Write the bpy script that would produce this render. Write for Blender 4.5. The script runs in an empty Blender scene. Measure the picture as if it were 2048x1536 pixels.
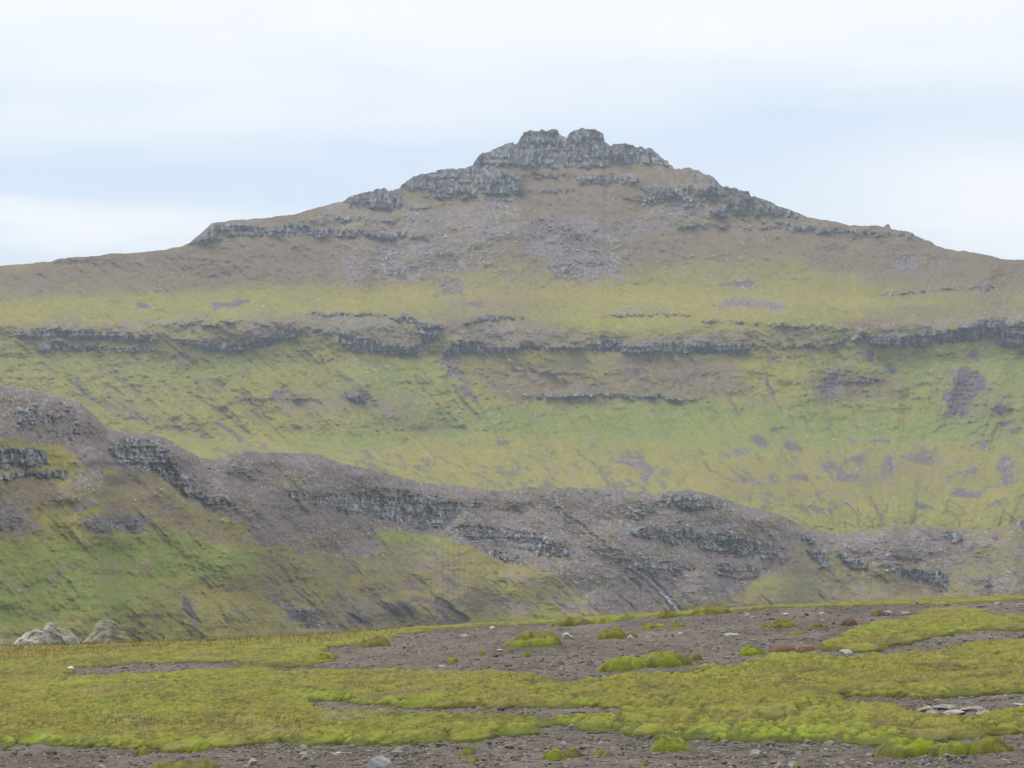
import bpy, math, random
import numpy as np
random.seed(7)
RNG = np.random.default_rng(7)
S = bpy.context.scene
COL = S.collection

# ------------------------------------------------------------------ camera
F = 1024 / math.tan(math.radians(10))        # focal length in photo pixels (2048 wide)
HOR = 985.0                                  # row of eye level
PITCH = math.atan((HOR - 768) / F)
cam_d = bpy.data.cameras.new('camera'); cam = bpy.data.objects.new('camera', cam_d); COL.objects.link(cam)
cam_d.sensor_width = 36; cam_d.lens = 18 / math.tan(math.radians(10))
cam_d.clip_start = 0.5; cam_d.clip_end = 30000
cam.location = (0, 0, 0); cam.rotation_euler = (math.pi / 2 + PITCH, 0, 0)
S.camera = cam

# ------------------------------------------------------------------ sky and sun
SUN_EL, SUN_AZ = math.radians(52), math.radians(-65)   # azimuth from +Y, minus = left
w = bpy.data.worlds.new('World'); S.world = w; w.use_nodes = True
nt = w.node_tree; N = nt.nodes; L = nt.links; N.clear()
def nd(t, **k):
    n = N.new(t)
    for a, b in k.items(): setattr(n, a, b)
    return n
def setin(n, i, v):
    if isinstance(v, bpy.types.NodeSocket): L.new(v, n.inputs[i])
    else: n.inputs[i].default_value = v
def mth(op, a, b=0.0, c=0.0, clamp=False):
    n = nd('ShaderNodeMath', operation=op, use_clamp=clamp); setin(n, 0, a); setin(n, 1, b); setin(n, 2, c)
    return n.outputs[0]
def mixc(f, a, b):
    n = nd('ShaderNodeMix', data_type='RGBA'); setin(n, 0, f); setin(n, 6, a); setin(n, 7, b); return n.outputs[2]
def sstep(x, a, b):
    n = nd('ShaderNodeMapRange', interpolation_type='SMOOTHSTEP'); setin(n, 0, x); setin(n, 1, a); setin(n, 2, b)
    return n.outputs[0]
out = nd('ShaderNodeOutputWorld')
sky = nd('ShaderNodeTexSky', sky_type='NISHITA', sun_disc=False); sky.sun_elevation = SUN_EL; sky.sun_rotation = SUN_AZ
bgs = nd('ShaderNodeBackground'); L.new(sky.outputs[0], bgs.inputs[0]); bgs.inputs[1].default_value = 0.09
tc = nd('ShaderNodeTexCoord'); sep = nd('ShaderNodeSeparateXYZ'); L.new(tc.outputs['Generated'], sep.inputs[0])
mp = nd('ShaderNodeMapping'); mp.inputs['Scale'].default_value = (5, 5, 26); L.new(tc.outputs['Generated'], mp.inputs[0])
no = nd('ShaderNodeTexNoise'); no.inputs['Scale'].default_value = 1.4; no.inputs['Detail'].default_value = 3.5; no.inputs['Roughness'].default_value = .45
L.new(mp.outputs[0], no.inputs['Vector'])
nz = mth('SUBTRACT', no.outputs[0], .5)
X, Y_, Z = sep.outputs[0], sep.outputs[1], sep.outputs[2]
az = mth('ARCTAN2', X, Y_)
zz = mth('ADD', Z, mth('MULTIPLY', nz, .055))
xx = mth('ADD', az, mth('MULTIPLY', nz, .10))
def blob(cx, cz, rx, rz):
    a = mth('POWER', mth('ABSOLUTE', mth('DIVIDE', mth('SUBTRACT', xx, cx), rx)), 2.0)
    b = mth('POWER', mth('ABSOLUTE', mth('DIVIDE', mth('SUBTRACT', zz, cz), rz)), 2.0)
    return mth('EXPONENT', mth('MULTIPLY', mth('ADD', a, b), -1.0))
def px(u, v): return (u - 1024) / F, (HOR - v) / F
top = sstep(zz, .108, .166)
wl = blob(*px(60, 486), .085, .0068)
wr = blob(*px(2010, 400), .062, .020)
wm = blob(*px(620, 30), .09, .014)
bl = blob(*px(330, 350), .11, .017)
br = blob(*px(1500, 250), .12, .020)
white = mth('MAXIMUM', mth('MAXIMUM', wl, wr), mth('MAXIMUM', mth('MULTIPLY', top, .9), wm))
white = mth('ADD', white, mth('MULTIPLY', nz, .75), clamp=True)
blue = mixc(mth('MULTIPLY', mth('MAXIMUM', bl, mth('MULTIPLY', br, .7)), .75, clamp=True), (.71, .80, .915, 1), (.62, .755, .925, 1))
ccol = mixc(white, blue, (.95, .965, .975, 1))
bgc = nd('ShaderNodeBackground'); L.new(ccol, bgc.inputs[0])
L.new(mth('ADD', 1.16, mth('MULTIPLY', sstep(Z, .22, .9), 1.0)), bgc.inputs[1])   # overcast: brighter overhead
mx = nd('ShaderNodeMixShader'); mx.inputs[0].default_value = .86
L.new(bgs.outputs[0], mx.inputs[1]); L.new(bgc.outputs[0], mx.inputs[2]); L.new(mx.outputs[0], out.inputs[0])

sun_d = bpy.data.lights.new('sun', 'SUN'); sun_d.energy = 2.1; sun_d.angle = math.radians(10); sun_d.color = (1, .965, .91)
sun = bpy.data.objects.new('sun', sun_d); COL.objects.link(sun)
sun.rotation_euler = (math.pi / 2 - SUN_EL, 0, math.pi - SUN_AZ)
S.view_settings.view_transform = 'Standard'; S.view_settings.look = 'None'; S.view_settings.exposure = 0; S.view_settings.gamma = 1

# ------------------------------------------------------------------ numeric helpers
def h3(i, j, k, s):
    n = (i * 374761393 + j * 668265263 + k * 2147483647 * 3 + s * 974634777) & 0xffffffff
    n = ((n ^ (n >> 13)) * 1274126177) & 0xffffffff
    n = ((n ^ (n >> 15)) * 2246822519) & 0xffffffff
    return ((n ^ (n >> 16)) & 0xffffff) / float(0xffffff) * 2 - 1
def vn(x, y, s=0):
    i = np.floor(x).astype(np.int64); j = np.floor(y).astype(np.int64)
    fx = x - i; fy = y - j
    fx = fx * fx * fx * (fx * (fx * 6 - 15) + 10); fy = fy * fy * fy * (fy * (fy * 6 - 15) + 10)
    a = h3(i, j, 0, s); b = h3(i + 1, j, 0, s); c = h3(i, j + 1, 0, s); d = h3(i + 1, j + 1, 0, s)
    return a + (b - a) * fx + (c - a) * fy + (a - b - c + d) * fx * fy
def fbm(x, y, s=0, o=4, g=.5):
    r = 0; a = 1; t = 0
    ca, sa = math.cos(.65), math.sin(.65)
    for k in range(o):
        r = r + a * vn(x, y, s + k * 17); t += a; a *= g
        x, y = (x * ca - y * sa) * 2.03 + 11.3, (x * sa + y * ca) * 2.03 + 5.7
    return r / t * 1.6
def fbs(x, y, s=0, o=3, g=.5):            # unrotated: keeps stretched noise stretched
    r = 0; a = 1; t = 0
    for k in range(o):
        r = r + a * vn(x, y, s + k * 17); t += a; a *= g; x = x * 2.03 + 3.1; y = y * 2.03 + 7.7
    return r / t * 1.6
def worley(x, y, s=0, jit=.9):
    i = np.floor(x).astype(np.int64); j = np.floor(y).astype(np.int64)
    f1 = np.full(np.shape(x), 9.); f2 = np.full(np.shape(x), 9.); cid = np.zeros(np.shape(x))
    for a in (-1, 0, 1):
        for b in (-1, 0, 1):
            ii = i + a; jj = j + b
            dx = ii + .5 + h3(ii, jj, 1, s) * .5 * jit - x; dy = jj + .5 + h3(ii, jj, 2, s) * .5 * jit - y
            d = dx * dx + dy * dy; n = d < f1
            f2 = np.where(n, f1, np.minimum(f2, d)); cid = np.where(n, h3(ii, jj, 5, s), cid); f1 = np.where(n, d, f1)
    return np.sqrt(f1), np.sqrt(f2), cid
def sm(x, a, b):
    t = np.clip((x - a) / (b - a), 0, 1); return t * t * (3 - 2 * t)
def lerp(a, b, t): return a + (b - a) * t
def ip(x, pts): p = np.array(pts, float); return np.interp(x, p[:, 0], p[:, 1])

# raster canvas in photo pixels, used to lay out ground cover regions
U0, U1, V0, V1 = -320, 2380, 180, 1640
def canvas(): return np.zeros((V1 - V0, U1 - U0), np.float32)
def poly(c, pts, val=1.0):
    p = np.array(pts, float); x0 = int(max(p[:, 0].min() - 1, U0)); x1 = int(min(p[:, 0].max() + 2, U1)); y0 = int(max(p[:, 1].min() - 1, V0)); y1 = int(min(p[:, 1].max() + 2, V1))
    yy, xx_ = np.mgrid[y0:y1, x0:x1]; ins = np.zeros(yy.shape, bool); n = len(p)
    for k in range(n):
        ax, ay = p[k]; bx, by = p[(k + 1) % n]
        if ay == by: continue
        ins ^= ((ay > yy) != (by > yy)) & (xx_ < (bx - ax) * (yy - ay) / (by - ay) + ax)
    r = c[y0 - V0:y1 - V0, x0 - U0:x1 - U0]; r[ins] = np.maximum(r[ins], val) if val > 0 else 0
def line(c, pts, wd, val=1.0):
    for k in range(len(pts) - 1):
        (ax, ay), (bx, by) = pts[k], pts[k + 1]; m = wd / 2 + 1
        x0 = int(max(min(ax, bx) - m, U0)); x1 = int(min(max(ax, bx) + m + 1, U1)); y0 = int(max(min(ay, by) - m, V0)); y1 = int(min(max(ay, by) + m + 1, V1))
        yy, xx_ = np.mgrid[y0:y1, x0:x1]; dx, dy = bx - ax, by - ay; q = dx * dx + dy * dy + 1e-6
        t = np.clip(((xx_ - ax) * dx + (yy - ay) * dy) / q, 0, 1); d = np.hypot(xx_ - ax - t * dx, yy - ay - t * dy)
        r = c[y0 - V0:y1 - V0, x0 - U0:x1 - U0]; np.maximum(r, val * np.clip(wd / 2 + .5 - d, 0, 1), out=r)
def ell(c, x, y, rx, ry, ang=0, val=1.0):
    a = math.radians(ang); P = []
    for k in range(20):
        t = k / 20 * 2 * math.pi; ex, ey = rx * math.cos(t), ry * math.sin(t)
        P.append((x + ex * math.cos(a) - ey * math.sin(a), y + ex * math.sin(a) + ey * math.cos(a)))
    poly(c, P, val)
def gk(s):
    r = int(3 * s) + 1; x = np.arange(-r, r + 1); k = np.exp(-x * x / (2 * s * s)); return k / k.sum()
def blur(c, su, sv):
    def ax(a, s, axis):
        n = a.shape[axis]; k = gk(s); r = len(k) // 2
        pad = [(0, 0), (0, 0)]; pad[axis] = (r, r); b = np.pad(a, pad, mode='edge')
        m = b.shape[axis]; sh = [1, 1]; kf = np.fft.rfft(k, m); sh[axis] = len(kf)
        f = np.fft.irfft(np.fft.rfft(b, axis=axis) * kf.reshape(sh), m, axis=axis)
        return (f[2 * r:2 * r + n] if axis == 0 else f[:, 2 * r:2 * r + n]).astype(np.float32)
    return ax(ax(c, su, 1), sv, 0)
def samp(c, u, v):
    x = np.clip(u - U0, 0, c.shape[1] - 1.001); y = np.clip(v - V0, 0, c.shape[0] - 1.001)
    i = x.astype(int); j = y.astype(int); fx = x - i; fy = y - j
    return (c[j, i] * (1 - fx) + c[j, i + 1] * fx) * (1 - fy) + (c[j + 1, i] * (1 - fx) + c[j + 1, i + 1] * fx) * fy
cp, sp = math.cos(PITCH), math.sin(PITCH)
def ray(u, v):                                  # world x/y and z/y slopes of the line of sight
    a = (u - 1024) / F; b = (768 - v) / F
    dy = cp - b * sp; dz = sp + b * cp
    return a / dy, dz / dy
def proj(x, y, z):
    d = y * cp + z * sp; q = -y * sp + z * cp
    return 1024 + F * x / d, 768 - F * q / d

# ------------------------------------------------------------------ mesh + material helpers
def mesh(name, V, Fq, mat, parent=None, smooth=True, attrs=None, loc=None):
    V = np.asarray(V, np.float32); Fq = np.asarray(Fq, np.int32)
    me = bpy.data.meshes.new(name); k = Fq.shape[1]
    me.vertices.add(len(V)); me.vertices.foreach_set('co', V.ravel())
    me.loops.add(Fq.size); me.loops.foreach_set('vertex_index', Fq.ravel())
    me.polygons.add(len(Fq)); me.polygons.foreach_set('loop_start', np.arange(0, Fq.size, k, dtype=np.int32))
    try: me.polygons.foreach_set('loop_total', np.full(len(Fq), k, np.int32))
    except Exception: pass
    me.polygons.foreach_set('use_smooth', np.full(len(Fq), smooth, bool))
    for n, a in (attrs or {}).items():
        a = np.asarray(a, np.float32)
        if a.ndim == 2:
            at = me.attributes.new(n, 'FLOAT_COLOR', 'POINT'); at.data.foreach_set('color', np.hstack([a, np.ones((len(a), 1), np.float32)]).ravel())
        else:
            at = me.attributes.new(n, 'FLOAT', 'POINT'); at.data.foreach_set('value', a.ravel())
    me.update(calc_edges=True); me.materials.append(mat)
    o = bpy.data.objects.new(name, me); COL.objects.link(o)
    if loc is not None: o.location = loc
    if parent is not None: o.parent = parent
    return o
def subset(V, Fq, keep, attrs):
    f = Fq[keep]; ids, inv = np.unique(f, return_inverse=True)
    return V[ids], inv.reshape(f.shape), {k: a[ids] for k, a in attrs.items()}
def grid_faces(nr, nc):
    i = np.arange(nr * nc).reshape(nr, nc)
    return np.stack([i[:-1, :-1], i[1:, :-1], i[1:, 1:], i[:-1, 1:]], -1).reshape(-1, 4)
def tag(o, label=None, cat=None, group=None, kind=None):
    for k, v in (('label', label), ('category', cat), ('group', group), ('kind', kind)):
        if v: o[k] = v
    return o

def cover_material(name, rough=.95, nscale=.35, namp=.12, bump=0., bscale=2., bdist=.1):
    """ground cover: material colours come from the laid out cover types, varied by noise nodes"""
    m = bpy.data.materials.new(name); m.use_nodes = True; t = m.node_tree; b = t.nodes['Principled BSDF']
    b.inputs['Roughness'].default_value = rough; b.inputs['Specular IOR Level'].default_value = .12
    a = t.nodes.new('ShaderNodeAttribute'); a.attribute_name = 'cover'
    tcn = t.nodes.new('ShaderNodeTexCoord'); n = t.nodes.new('ShaderNodeTexNoise'); n.inputs['Scale'].default_value = nscale; n.inputs['Detail'].default_value = 5
    n.inputs['Roughness'].default_value = .65
    t.links.new(tcn.outputs['Object'], n.inputs['Vector'])
    r = t.nodes.new('ShaderNodeMapRange'); t.links.new(n.outputs[0], r.inputs[0]); r.inputs[1].default_value = .3; r.inputs[2].default_value = .7
    r.inputs[3].default_value = 1 - namp; r.inputs[4].default_value = 1 + namp
    mm = t.nodes.new('ShaderNodeVectorMath'); mm.operation = 'SCALE'; t.links.new(a.outputs['Color'], mm.inputs[0]); t.links.new(r.outputs[0], mm.inputs['Scale'])
    t.links.new(mm.outputs[0], b.inputs['Base Color'])
    if bump:
        n2 = t.nodes.new('ShaderNodeTexNoise'); n2.inputs['Scale'].default_value = bscale; n2.inputs['Detail'].default_value = 4; n2.inputs['Roughness'].default_value = .7
        t.links.new(tcn.outputs['Object'], n2.inputs['Vector'])
        bp = t.nodes.new('ShaderNodeBump'); bp.inputs['Strength'].default_value = bump; bp.inputs['Distance'].default_value = bdist
        t.links.new(n2.outputs[0], bp.inputs['Height']); t.links.new(bp.outputs[0], b.inputs['Normal'])
    return m
def srgb(r, g, b):
    f = lambda c: (c / 255 / 12.92) if c <= 10 else ((c / 255 + .055) / 1.055) ** 2.4
    return np.array([f(r), f(g), f(b)])
M_FAR = cover_material('slope_cover', nscale=.3, namp=.2, bump=.5, bscale=.5, bdist=1.0)
M_ROCK = cover_material('basalt', nscale=.35, namp=.22, bump=.6, bscale=.6, bdist=.8)

# albedos of the covers
YG = np.array([.170, .156, .025]); GR = np.array([.124, .154, .026]); BR = np.array([.122, .090, .055]); GO = np.array([.196, .158, .038])
SC = np.array([.142, .118, .118]); SD = np.array([.080, .068, .070]); RK = np.array([.098, .105, .110]); RL = np.array([.30, .29, .275]); DK = np.array([.062, .052, .052])

# ================================================================== THE FAR MOUNTAIN
SIL = [(-320,565),(-100,540),(0,531),(60,527),(100,524),(118,517),(190,512),(215,508),(270,506),(330,500),(360,493),(378,487),(398,470),(412,458),(425,446),(460,441),(520,437),(590,428),(640,413),(685,402),(700,393),(745,383),(752,378),(770,377),(778,382),(800,376),(803,368),(820,358),(832,350),(860,344),(885,338),(930,337),(945,328),(952,320),(960,310),(968,307),(985,300),(1005,292),(1010,288),(1035,285),(1040,275),(1048,265),(1065,261),(1085,262),(1100,258),(1115,262),(1128,272),(1133,277),(1140,267),(1150,260),(1165,256),(1185,257),(1200,263),(1207,268),(1209,283),(1220,290),(1228,288),(1245,287),(1265,290),(1285,297),(1305,299),(1315,306),(1325,317),(1336,322),(1339,331),(1350,335),(1390,339),(1410,347),(1425,353),(1440,367),(1450,374),(1475,377),(1498,381),(1500,391),(1535,400),(1545,407),(1575,418),(1605,430),(1615,435),(1650,440),(1690,447),(1700,451),(1735,452),(1755,450),(1768,454),(1772,449),(1778,449),(1782,458),(1825,466),(1830,472),(1862,483),(1872,490),(1900,499),(1950,506),(1985,514),(2010,518),(2048,520),(2380,545)]
# crag bands: (part name, label, polygon, strength)
CR = [
 ('summit_crag','grey columnar double headed summit crag of the mountain',[(944,332),(940,240),(1345,240),(1339,332),(1303,331),(1275,322),(1240,331),(1207,334),(1122,336),(1070,334),(1000,332)],1),
 ('cliff_band','grey cliff step on the left shoulder just below the summit crag',[(797,379),(800,330),(944,330),(1000,338),(1042,352),(1048,380),(1019,385),(900,383)],.85),
 ('cliff_band','short cliff step right under the summit crag',[(1149,352),(1200,348),(1278,350),(1276,368),(1200,371),(1160,368)],.7),
 ('cliff_band','grey cliff step on the right shoulder below the summit crag',[(1282,376),(1360,374),(1440,372),(1500,378),(1502,392),(1400,391),(1300,392)],.9),
 ('cliff_band','brownish cliff on the right shoulder skyline',[(1370,345),(1390,333),(1450,370),(1440,374),(1390,362)],.5),
 ('cliff_band','small dark cliff on the left skyline shoulder',[(682,403),(700,380),(780,372),(815,395),(812,412),(700,408)],.8),
 ('cliff_band','faint cliff on the right shoulder',[(1416,420),(1480,398),(1545,402),(1600,425),(1606,434),(1500,434),(1430,432)],.75),
 ('cliff_band','long dark cliff ledge on the left ridge shoulder',[(408,470),(425,440),(520,452),(640,455),(760,462),(845,468),(840,476),(700,474),(500,473),(410,474)],.75),
 ('cliff_band','small cliff at the left end of the skyline step',[(372,489),(395,472),(444,475),(440,484),(400,490)],.7),
 ('cliff_band','grey ledge on the right ridge shoulder',[(1590,446),(1700,456),(1760,462),(1826,464),(1828,473),(1740,474),(1676,470),(1590,460)],.55),
 ('cliff_band','ragged rocks on the far right skyline',[(1826,470),(1862,480),(1880,492),(1860,492),(1830,480)],.5),
 ('cliff_band','dark cliff band at the far left of the mountain',[(20,664),(60,660),(110,657),(200,664),(290,672),(316,680),(302,688),(235,682),(130,677),(30,673)],1),
 ('cliff_band','lower cliff step at the far left of the mountain',[(75,686),(130,684),(180,692),(250,697),(308,694),(312,703),(200,705),(140,701),(75,700)],.9),
 ('cliff_band','short cliff above the left grass terrace',[(342,645),(390,643),(436,645),(434,654),(360,655)],.8),
 ('cliff_band','curved cliff band left of the grassy gully',[(360,678),(400,685),(461,685),(513,675),(560,662),(600,652),(598,672),(560,686),(513,697),(470,703),(427,705),(390,698),(366,688)],1),
 ('cliff_band','tall columned cliff beside the left of the green gully',[(676,660),(700,668),(740,680),(817,688),(850,692),(848,702),(813,712),(760,708),(724,706),(680,694)],1),
 ('cliff_band','dark cliff flank of the green gully',[(837,644),(862,650),(889,650),(873,676),(851,693),(842,680),(834,657)],.95),
 ('cliff_band','small ledge above the green gully',[(783,634),(800,630),(840,634),(840,648),(800,645)],.75),
 ('cliff_band','columned cliff right of the green gully',[(883,702),(895,690),(912,681),(940,677),(968,689),(1005,688),(1060,686),(1107,690),(1158,688),(1158,698),(1060,700),(988,706),(885,708)],1),
 ('cliff_band','rocky ledge above the cliff right of the gully',[(926,642),(950,634),(988,630),(1056,632),(1050,640),(990,641),(933,648)],.8),
 ('cliff_band','long dark cliff band across the middle of the mountain',[(1158,690),(1185,682),(1234,680),(1260,687),(1348,684),(1400,682),(1498,687),(1560,691),(1560,695),(1498,698),(1478,707),(1382,704),(1227,706),(1165,700)],1),
 ('cliff_band','broken low rocks right of the long cliff band',[(1560,690),(1600,688),(1632,684),(1636,698),(1600,697),(1560,695)],.8),
 ('cliff_band','thin pale ledge above the long cliff band',[(1195,630),(1260,627),(1385,626),(1386,632),(1300,633),(1200,635)],.75),
 ('cliff_band','dark cliff band on the right side of the mountain',[(1708,665),(1775,673),(1860,664),(1929,653),(1960,642),(1985,634),(2008,636),(1997,668),(1963,680),(1912,685),(1826,694),(1758,694),(1730,686)],1),
 ('cliff_band','tall cliff at the right edge of the mountain',[(1988,686),(1997,667),(2018,648),(2048,639),(2380,630),(2380,690),(2048,704),(2028,696)],1),
 ('cliff_band','little dark crag below the grassy slope',[(678,782),(700,788),(734,782),(735,805),(718,806),(695,796)],.85),
 ('cliff_band','low ledge above the wide green slope',[(1035,795),(1060,790),(1180,784),(1260,788),(1335,786),(1330,796),(1260,800),(1180,792),(1060,801)],.55),
 ('cliff_band','small ledge on the right hand slope',[(1700,757),(1760,757),(1762,766),(1710,768)],.6),
]
rock = canvas(); ident = canvas()
for k, (n_, l_, p_, s_) in enumerate(CR): poly(rock, p_, s_)
ident[:] = -1
for k, (n_, l_, p_, s_) in enumerate(CR):
    t_ = canvas(); poly(t_, p_, 1); ident[t_ > 0] = k
scree = canvas(); brown = canvas(); green = canvas(); gold = canvas(); dark = canvas(); white_ = canvas()
P = poly
# scree
P(scree,[(1025,388),(960,400),(890,410),(800,430),(730,470),(720,520),(760,560),(880,560),(960,545),(1010,505),(1060,500),(1110,530),(1190,560),(1250,560),(1250,500),(1290,470),(1380,440),(1480,440),(1480,400),(1290,395),(1280,440),(1150,430),(1060,440)],.62)
P(scree,[(1050,440),(1130,450),(1200,475),(1220,500),(1150,505),(1090,490)],.95)
P(scree,[(1095,515),(1180,505),(1240,520),(1245,560),(1120,560),(1080,540)],.9)
P(scree,[(755,482),(785,482),(806,520),(808,555),(770,555)],.9)
P(scree,[(684,520),(706,518),(722,545),(715,575),(690,565)],.85)
P(scree,[(960,385),(1030,388),(1010,425),(975,425)],.8)
P(scree,[(640,410),(800,395),(860,420),(860,470),(640,460)],.5)
P(scree,[(870,570),(920,552),(935,575),(900,590),(865,582)],.85); P(scree,[(1016,540),(1032,540),(1035,552),(1020,552)],.8)
P(scree,[(425,606),(460,608),(480,598),(500,602),(490,616),(440,622)],.9); P(scree,[(275,606),(292,604),(308,614),(290,618)],.9)
P(scree,[(935,605),(948,602),(972,612),(945,614)],.95); P(scree,[(1430,600),(1470,595),(1560,598),(1570,612),(1520,618),(1440,612)],.85)
P(scree,[(1460,568),(1510,560),(1515,578),(1465,578)],.8); P(scree,[(1780,515),(1830,510),(1845,520),(1800,545),(1790,545)],.85)
P(scree,[(1208,378),(1216,376),(1222,398),(1210,398)],.9)
P(scree,[(200,640),(440,640),(620,620),(700,625),(690,660),(600,660),(480,665),(330,670),(210,660)],.4)
P(scree,[(620,640),(700,630),(770,640),(830,660),(840,690),(740,680),(690,665)],.55)
P(scree,[(900,680),(930,655),(1000,645),(1100,650),(1180,668),(1240,680),(1160,690),(1000,690)],.55)
P(scree,[(1400,680),(1440,660),(1520,655),(1640,650),(1700,640),(1720,660),(1700,680),(1600,690),(1500,688)],.35)
P(scree,[(1720,660),(1800,650),(1900,640),(2000,625),(2380,620),(2380,640),(1990,640),(1900,655),(1780,672)],.5)
P(scree,[(1740,590),(1900,570),(1985,575),(1900,585),(1750,605)],.4)
for q in ([(1919,731),(1943,735),(1973,755),(1970,779),(1953,793),(1936,834),(1895,832),(1905,796),(1902,779),(1919,762)],[(1630,768),(1662,760),(1672,738),(1682,742),(1672,768),(1676,790),(1640,795)]): P(scree,q,1)
P(dark,[(1919,731),(1943,735),(1973,755),(1970,779),(1953,793),(1936,834),(1895,832),(1905,796),(1902,779),(1919,762)],.42)
for e in [(1740,710,13,7,55),(1783,738,14,8,50),(1949,709,13,8,60),(2004,822,8,14,0),(2012,847,16,6,-15),(2036,862,12,5,-20),(1516,880,16,8,10),(1586,893,18,6,10),(1549,860,7,7,0),(1008,886,14,4,10),(1552,958,10,8,0),(1720,918,14,9,0),(1820,913,20,6,0),(1660,930,18,10,20),(1600,955,24,7,12),(1695,955,22,8,0),(1775,930,12,16,20),(1850,916,24,5,0),(1935,945,22,5,-10),(1900,952,12,4,0),(2005,930,22,14,-30),(1930,985,28,9,12),(1850,1010,14,6,20),(2010,960,16,16,0),(1480,905,20,6,10),(1500,960,14,7,30),(1710,880,10,6,0),(560,790,14,5,0),(1975,880,26,4,-35)]:
    ell(scree, *e, .9)
P(scree,[(1240,905),(1280,905),(1310,930),(1305,962),(1290,965),(1275,935),(1240,920)],.75)
P(scree,[(920,480),(700,470),(640,480),(700,500),(900,500)],.3)
line(scree,[(888,704),(905,735),(920,770),(950,798)],15,.9)
# brown
P(brown,[(-320,545),(0,545),(380,500),(500,480),(900,480),(1000,520),(900,560),(600,570),(300,590),(0,600),(-320,600)],.75)
P(brown,[(960,720),(1350,710),(1500,720),(1500,790),(1340,800),(1040,800),(960,790)],.75)
P(brown,[(1620,750),(1700,740),(1800,755),(1830,790),(1760,805),(1640,800)],.8)
P(brown,[(1950,790),(1990,780),(2010,810),(2000,830),(1960,830)],.7)
P(brown,[(1240,470),(2048,470),(2380,560),(2380,620),(2048,620),(1800,590),(1650,520),(1400,500),(1250,500)],.6)
P(brown,[(440,640),(600,625),(850,625),(1100,640),(1200,670),(1000,690),(860,680),(700,670),(450,690)],.75)
P(brown,[(1640,640),(1800,610),(2048,600),(2380,600),(2380,640),(2048,640),(1850,655),(1700,665)],.7)
P(brown,[(500,780),(560,775),(700,770),(760,790),(700,830),(560,830)],.5)
P(brown,[(745,800),(800,790),(880,805),(930,860),(880,870),(760,860)],.6)
P(brown,[(820,490),(1030,340),(1240,345),(1290,390),(1250,430),(1400,520),(1250,520),(1000,500)],.5)
P(brown,[(80,770),(190,790),(330,830),(420,870),(360,870),(200,820)],.55)
P(brown,[(1400,930),(1800,900),(2048,900),(2048,960),(1700,1000),(1420,1000)],.35)
P(brown,[(900,600),(1050,590),(1200,610),(1100,630),(900,630)],.5)
P(brown,[(330,700),(380,700),(400,730),(350,730)],.8)
# green
P(green,[(930,815),(1350,805),(1420,800),(1600,830),(1900,830),(2048,860),(2048,900),(1700,890),(1500,905),(1200,880),(1000,870),(900,880),(760,860),(700,840),(740,800)],.95)
P(green,[(-100,700),(330,710),(600,690),(660,720),(400,760),(200,740),(-100,740)],.6)
P(green,[(868,668),(884,668),(872,700),(846,735),(800,765),(745,850),(700,850),(760,790),(830,730)],.95)
P(green,[(1640,700),(2048,710),(2048,860),(1560,830),(1640,760)],.7)
P(green,[(540,890),(700,860),(830,880),(900,900),(700,905),(560,905)],.9)
P(green,[(1540,905),(1600,920),(1580,945),(1540,930)],.8); P(green,[(1720,955),(1790,955),(1790,975),(1720,975)],.9); P(green,[(1900,950),(1960,945),(1950,965),(1900,965)],.9)
P(green,[(1780,990),(1920,990),(1930,1030),(1800,1040)],.7); P(green,[(1460,500),(1560,480),(1550,540),(1450,520)],.5)
P(green,[(690,730),(880,720),(900,800),(700,800)],.5)
# golden
P(gold,[(1040,365),(1100,358),(1140,375),(1280,372),(1290,395),(1230,410),(1100,420),(1045,400)],.8)
P(gold,[(930,400),(965,405),(975,430),(930,445)],.7)
P(gold,[(0,620),(300,640),(700,590),(1000,560),(1400,580),(1700,590),(1900,560),(1700,620),(1400,640),(1100,610),(800,610),(500,630),(200,655),(0,650)],.7)
P(gold,[(1690,445),(1780,450),(1740,462)],.8); P(gold,[(420,440),(680,410),(680,420),(430,452)],.6)
P(gold,[(1450,900),(2048,880),(2048,1040),(1450,1000)],.45); P(gold,[(640,890),(1000,895),(1400,930),(1500,985),(1000,980),(700,930)],.55)
# dark erosion lines
for pts,wd in [([(640,715),(652,735),(660,742)],6),([(690,785),(705,812),(722,842)],4),([(827,750),(855,785),(885,818),(905,840),(930,860)],5),([(905,770),(925,800),(962,840)],5),([(1529,738),(1539,776),(1552,805),(1567,827)],5),([(1378,712),(1398,745)],3),([(1460,800),(1478,832)],5),([(1425,785),(1440,800)],5),([(950,800),(980,850),(1000,880)],3),([(1395,905),(1420,940),(1470,965)],4),([(760,920),(840,950)],3),([(860,905),(960,955)],3),([(1050,905),(1110,945)],3),([(1150,900),(1220,955)],4),([(1440,920),(1490,965)],4),([(1470,930),(1530,975)],4),([(1640,920),(1670,965)],4),([(1780,920),(1770,955)],5),([(1690,925),(1740,900)],3),([(1840,880),(1890,850),(1960,845)],3),([(1940,870),(1975,850)],4),([(420,900),(440,895)],3),([(370,780),(450,830)],3),([(440,820),(500,870)],4),([(230,800),(300,850)],4),([(130,750),(170,790)],6),([(480,780),(540,840)],3),([(620,860),(590,830)],3),([(1020,700),(1060,760)],3),([(1560,905),(1650,990)],3),([(1690,1000),(1715,1030),(1726,1060)],4),([(1745,1000),(1757,1025),(1768,1048)],5),([(1990,1000),(2040,1060)],5),([(1900,1000),(1940,1030)],4)]:
    line(dark,pts,wd,.75)
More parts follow.
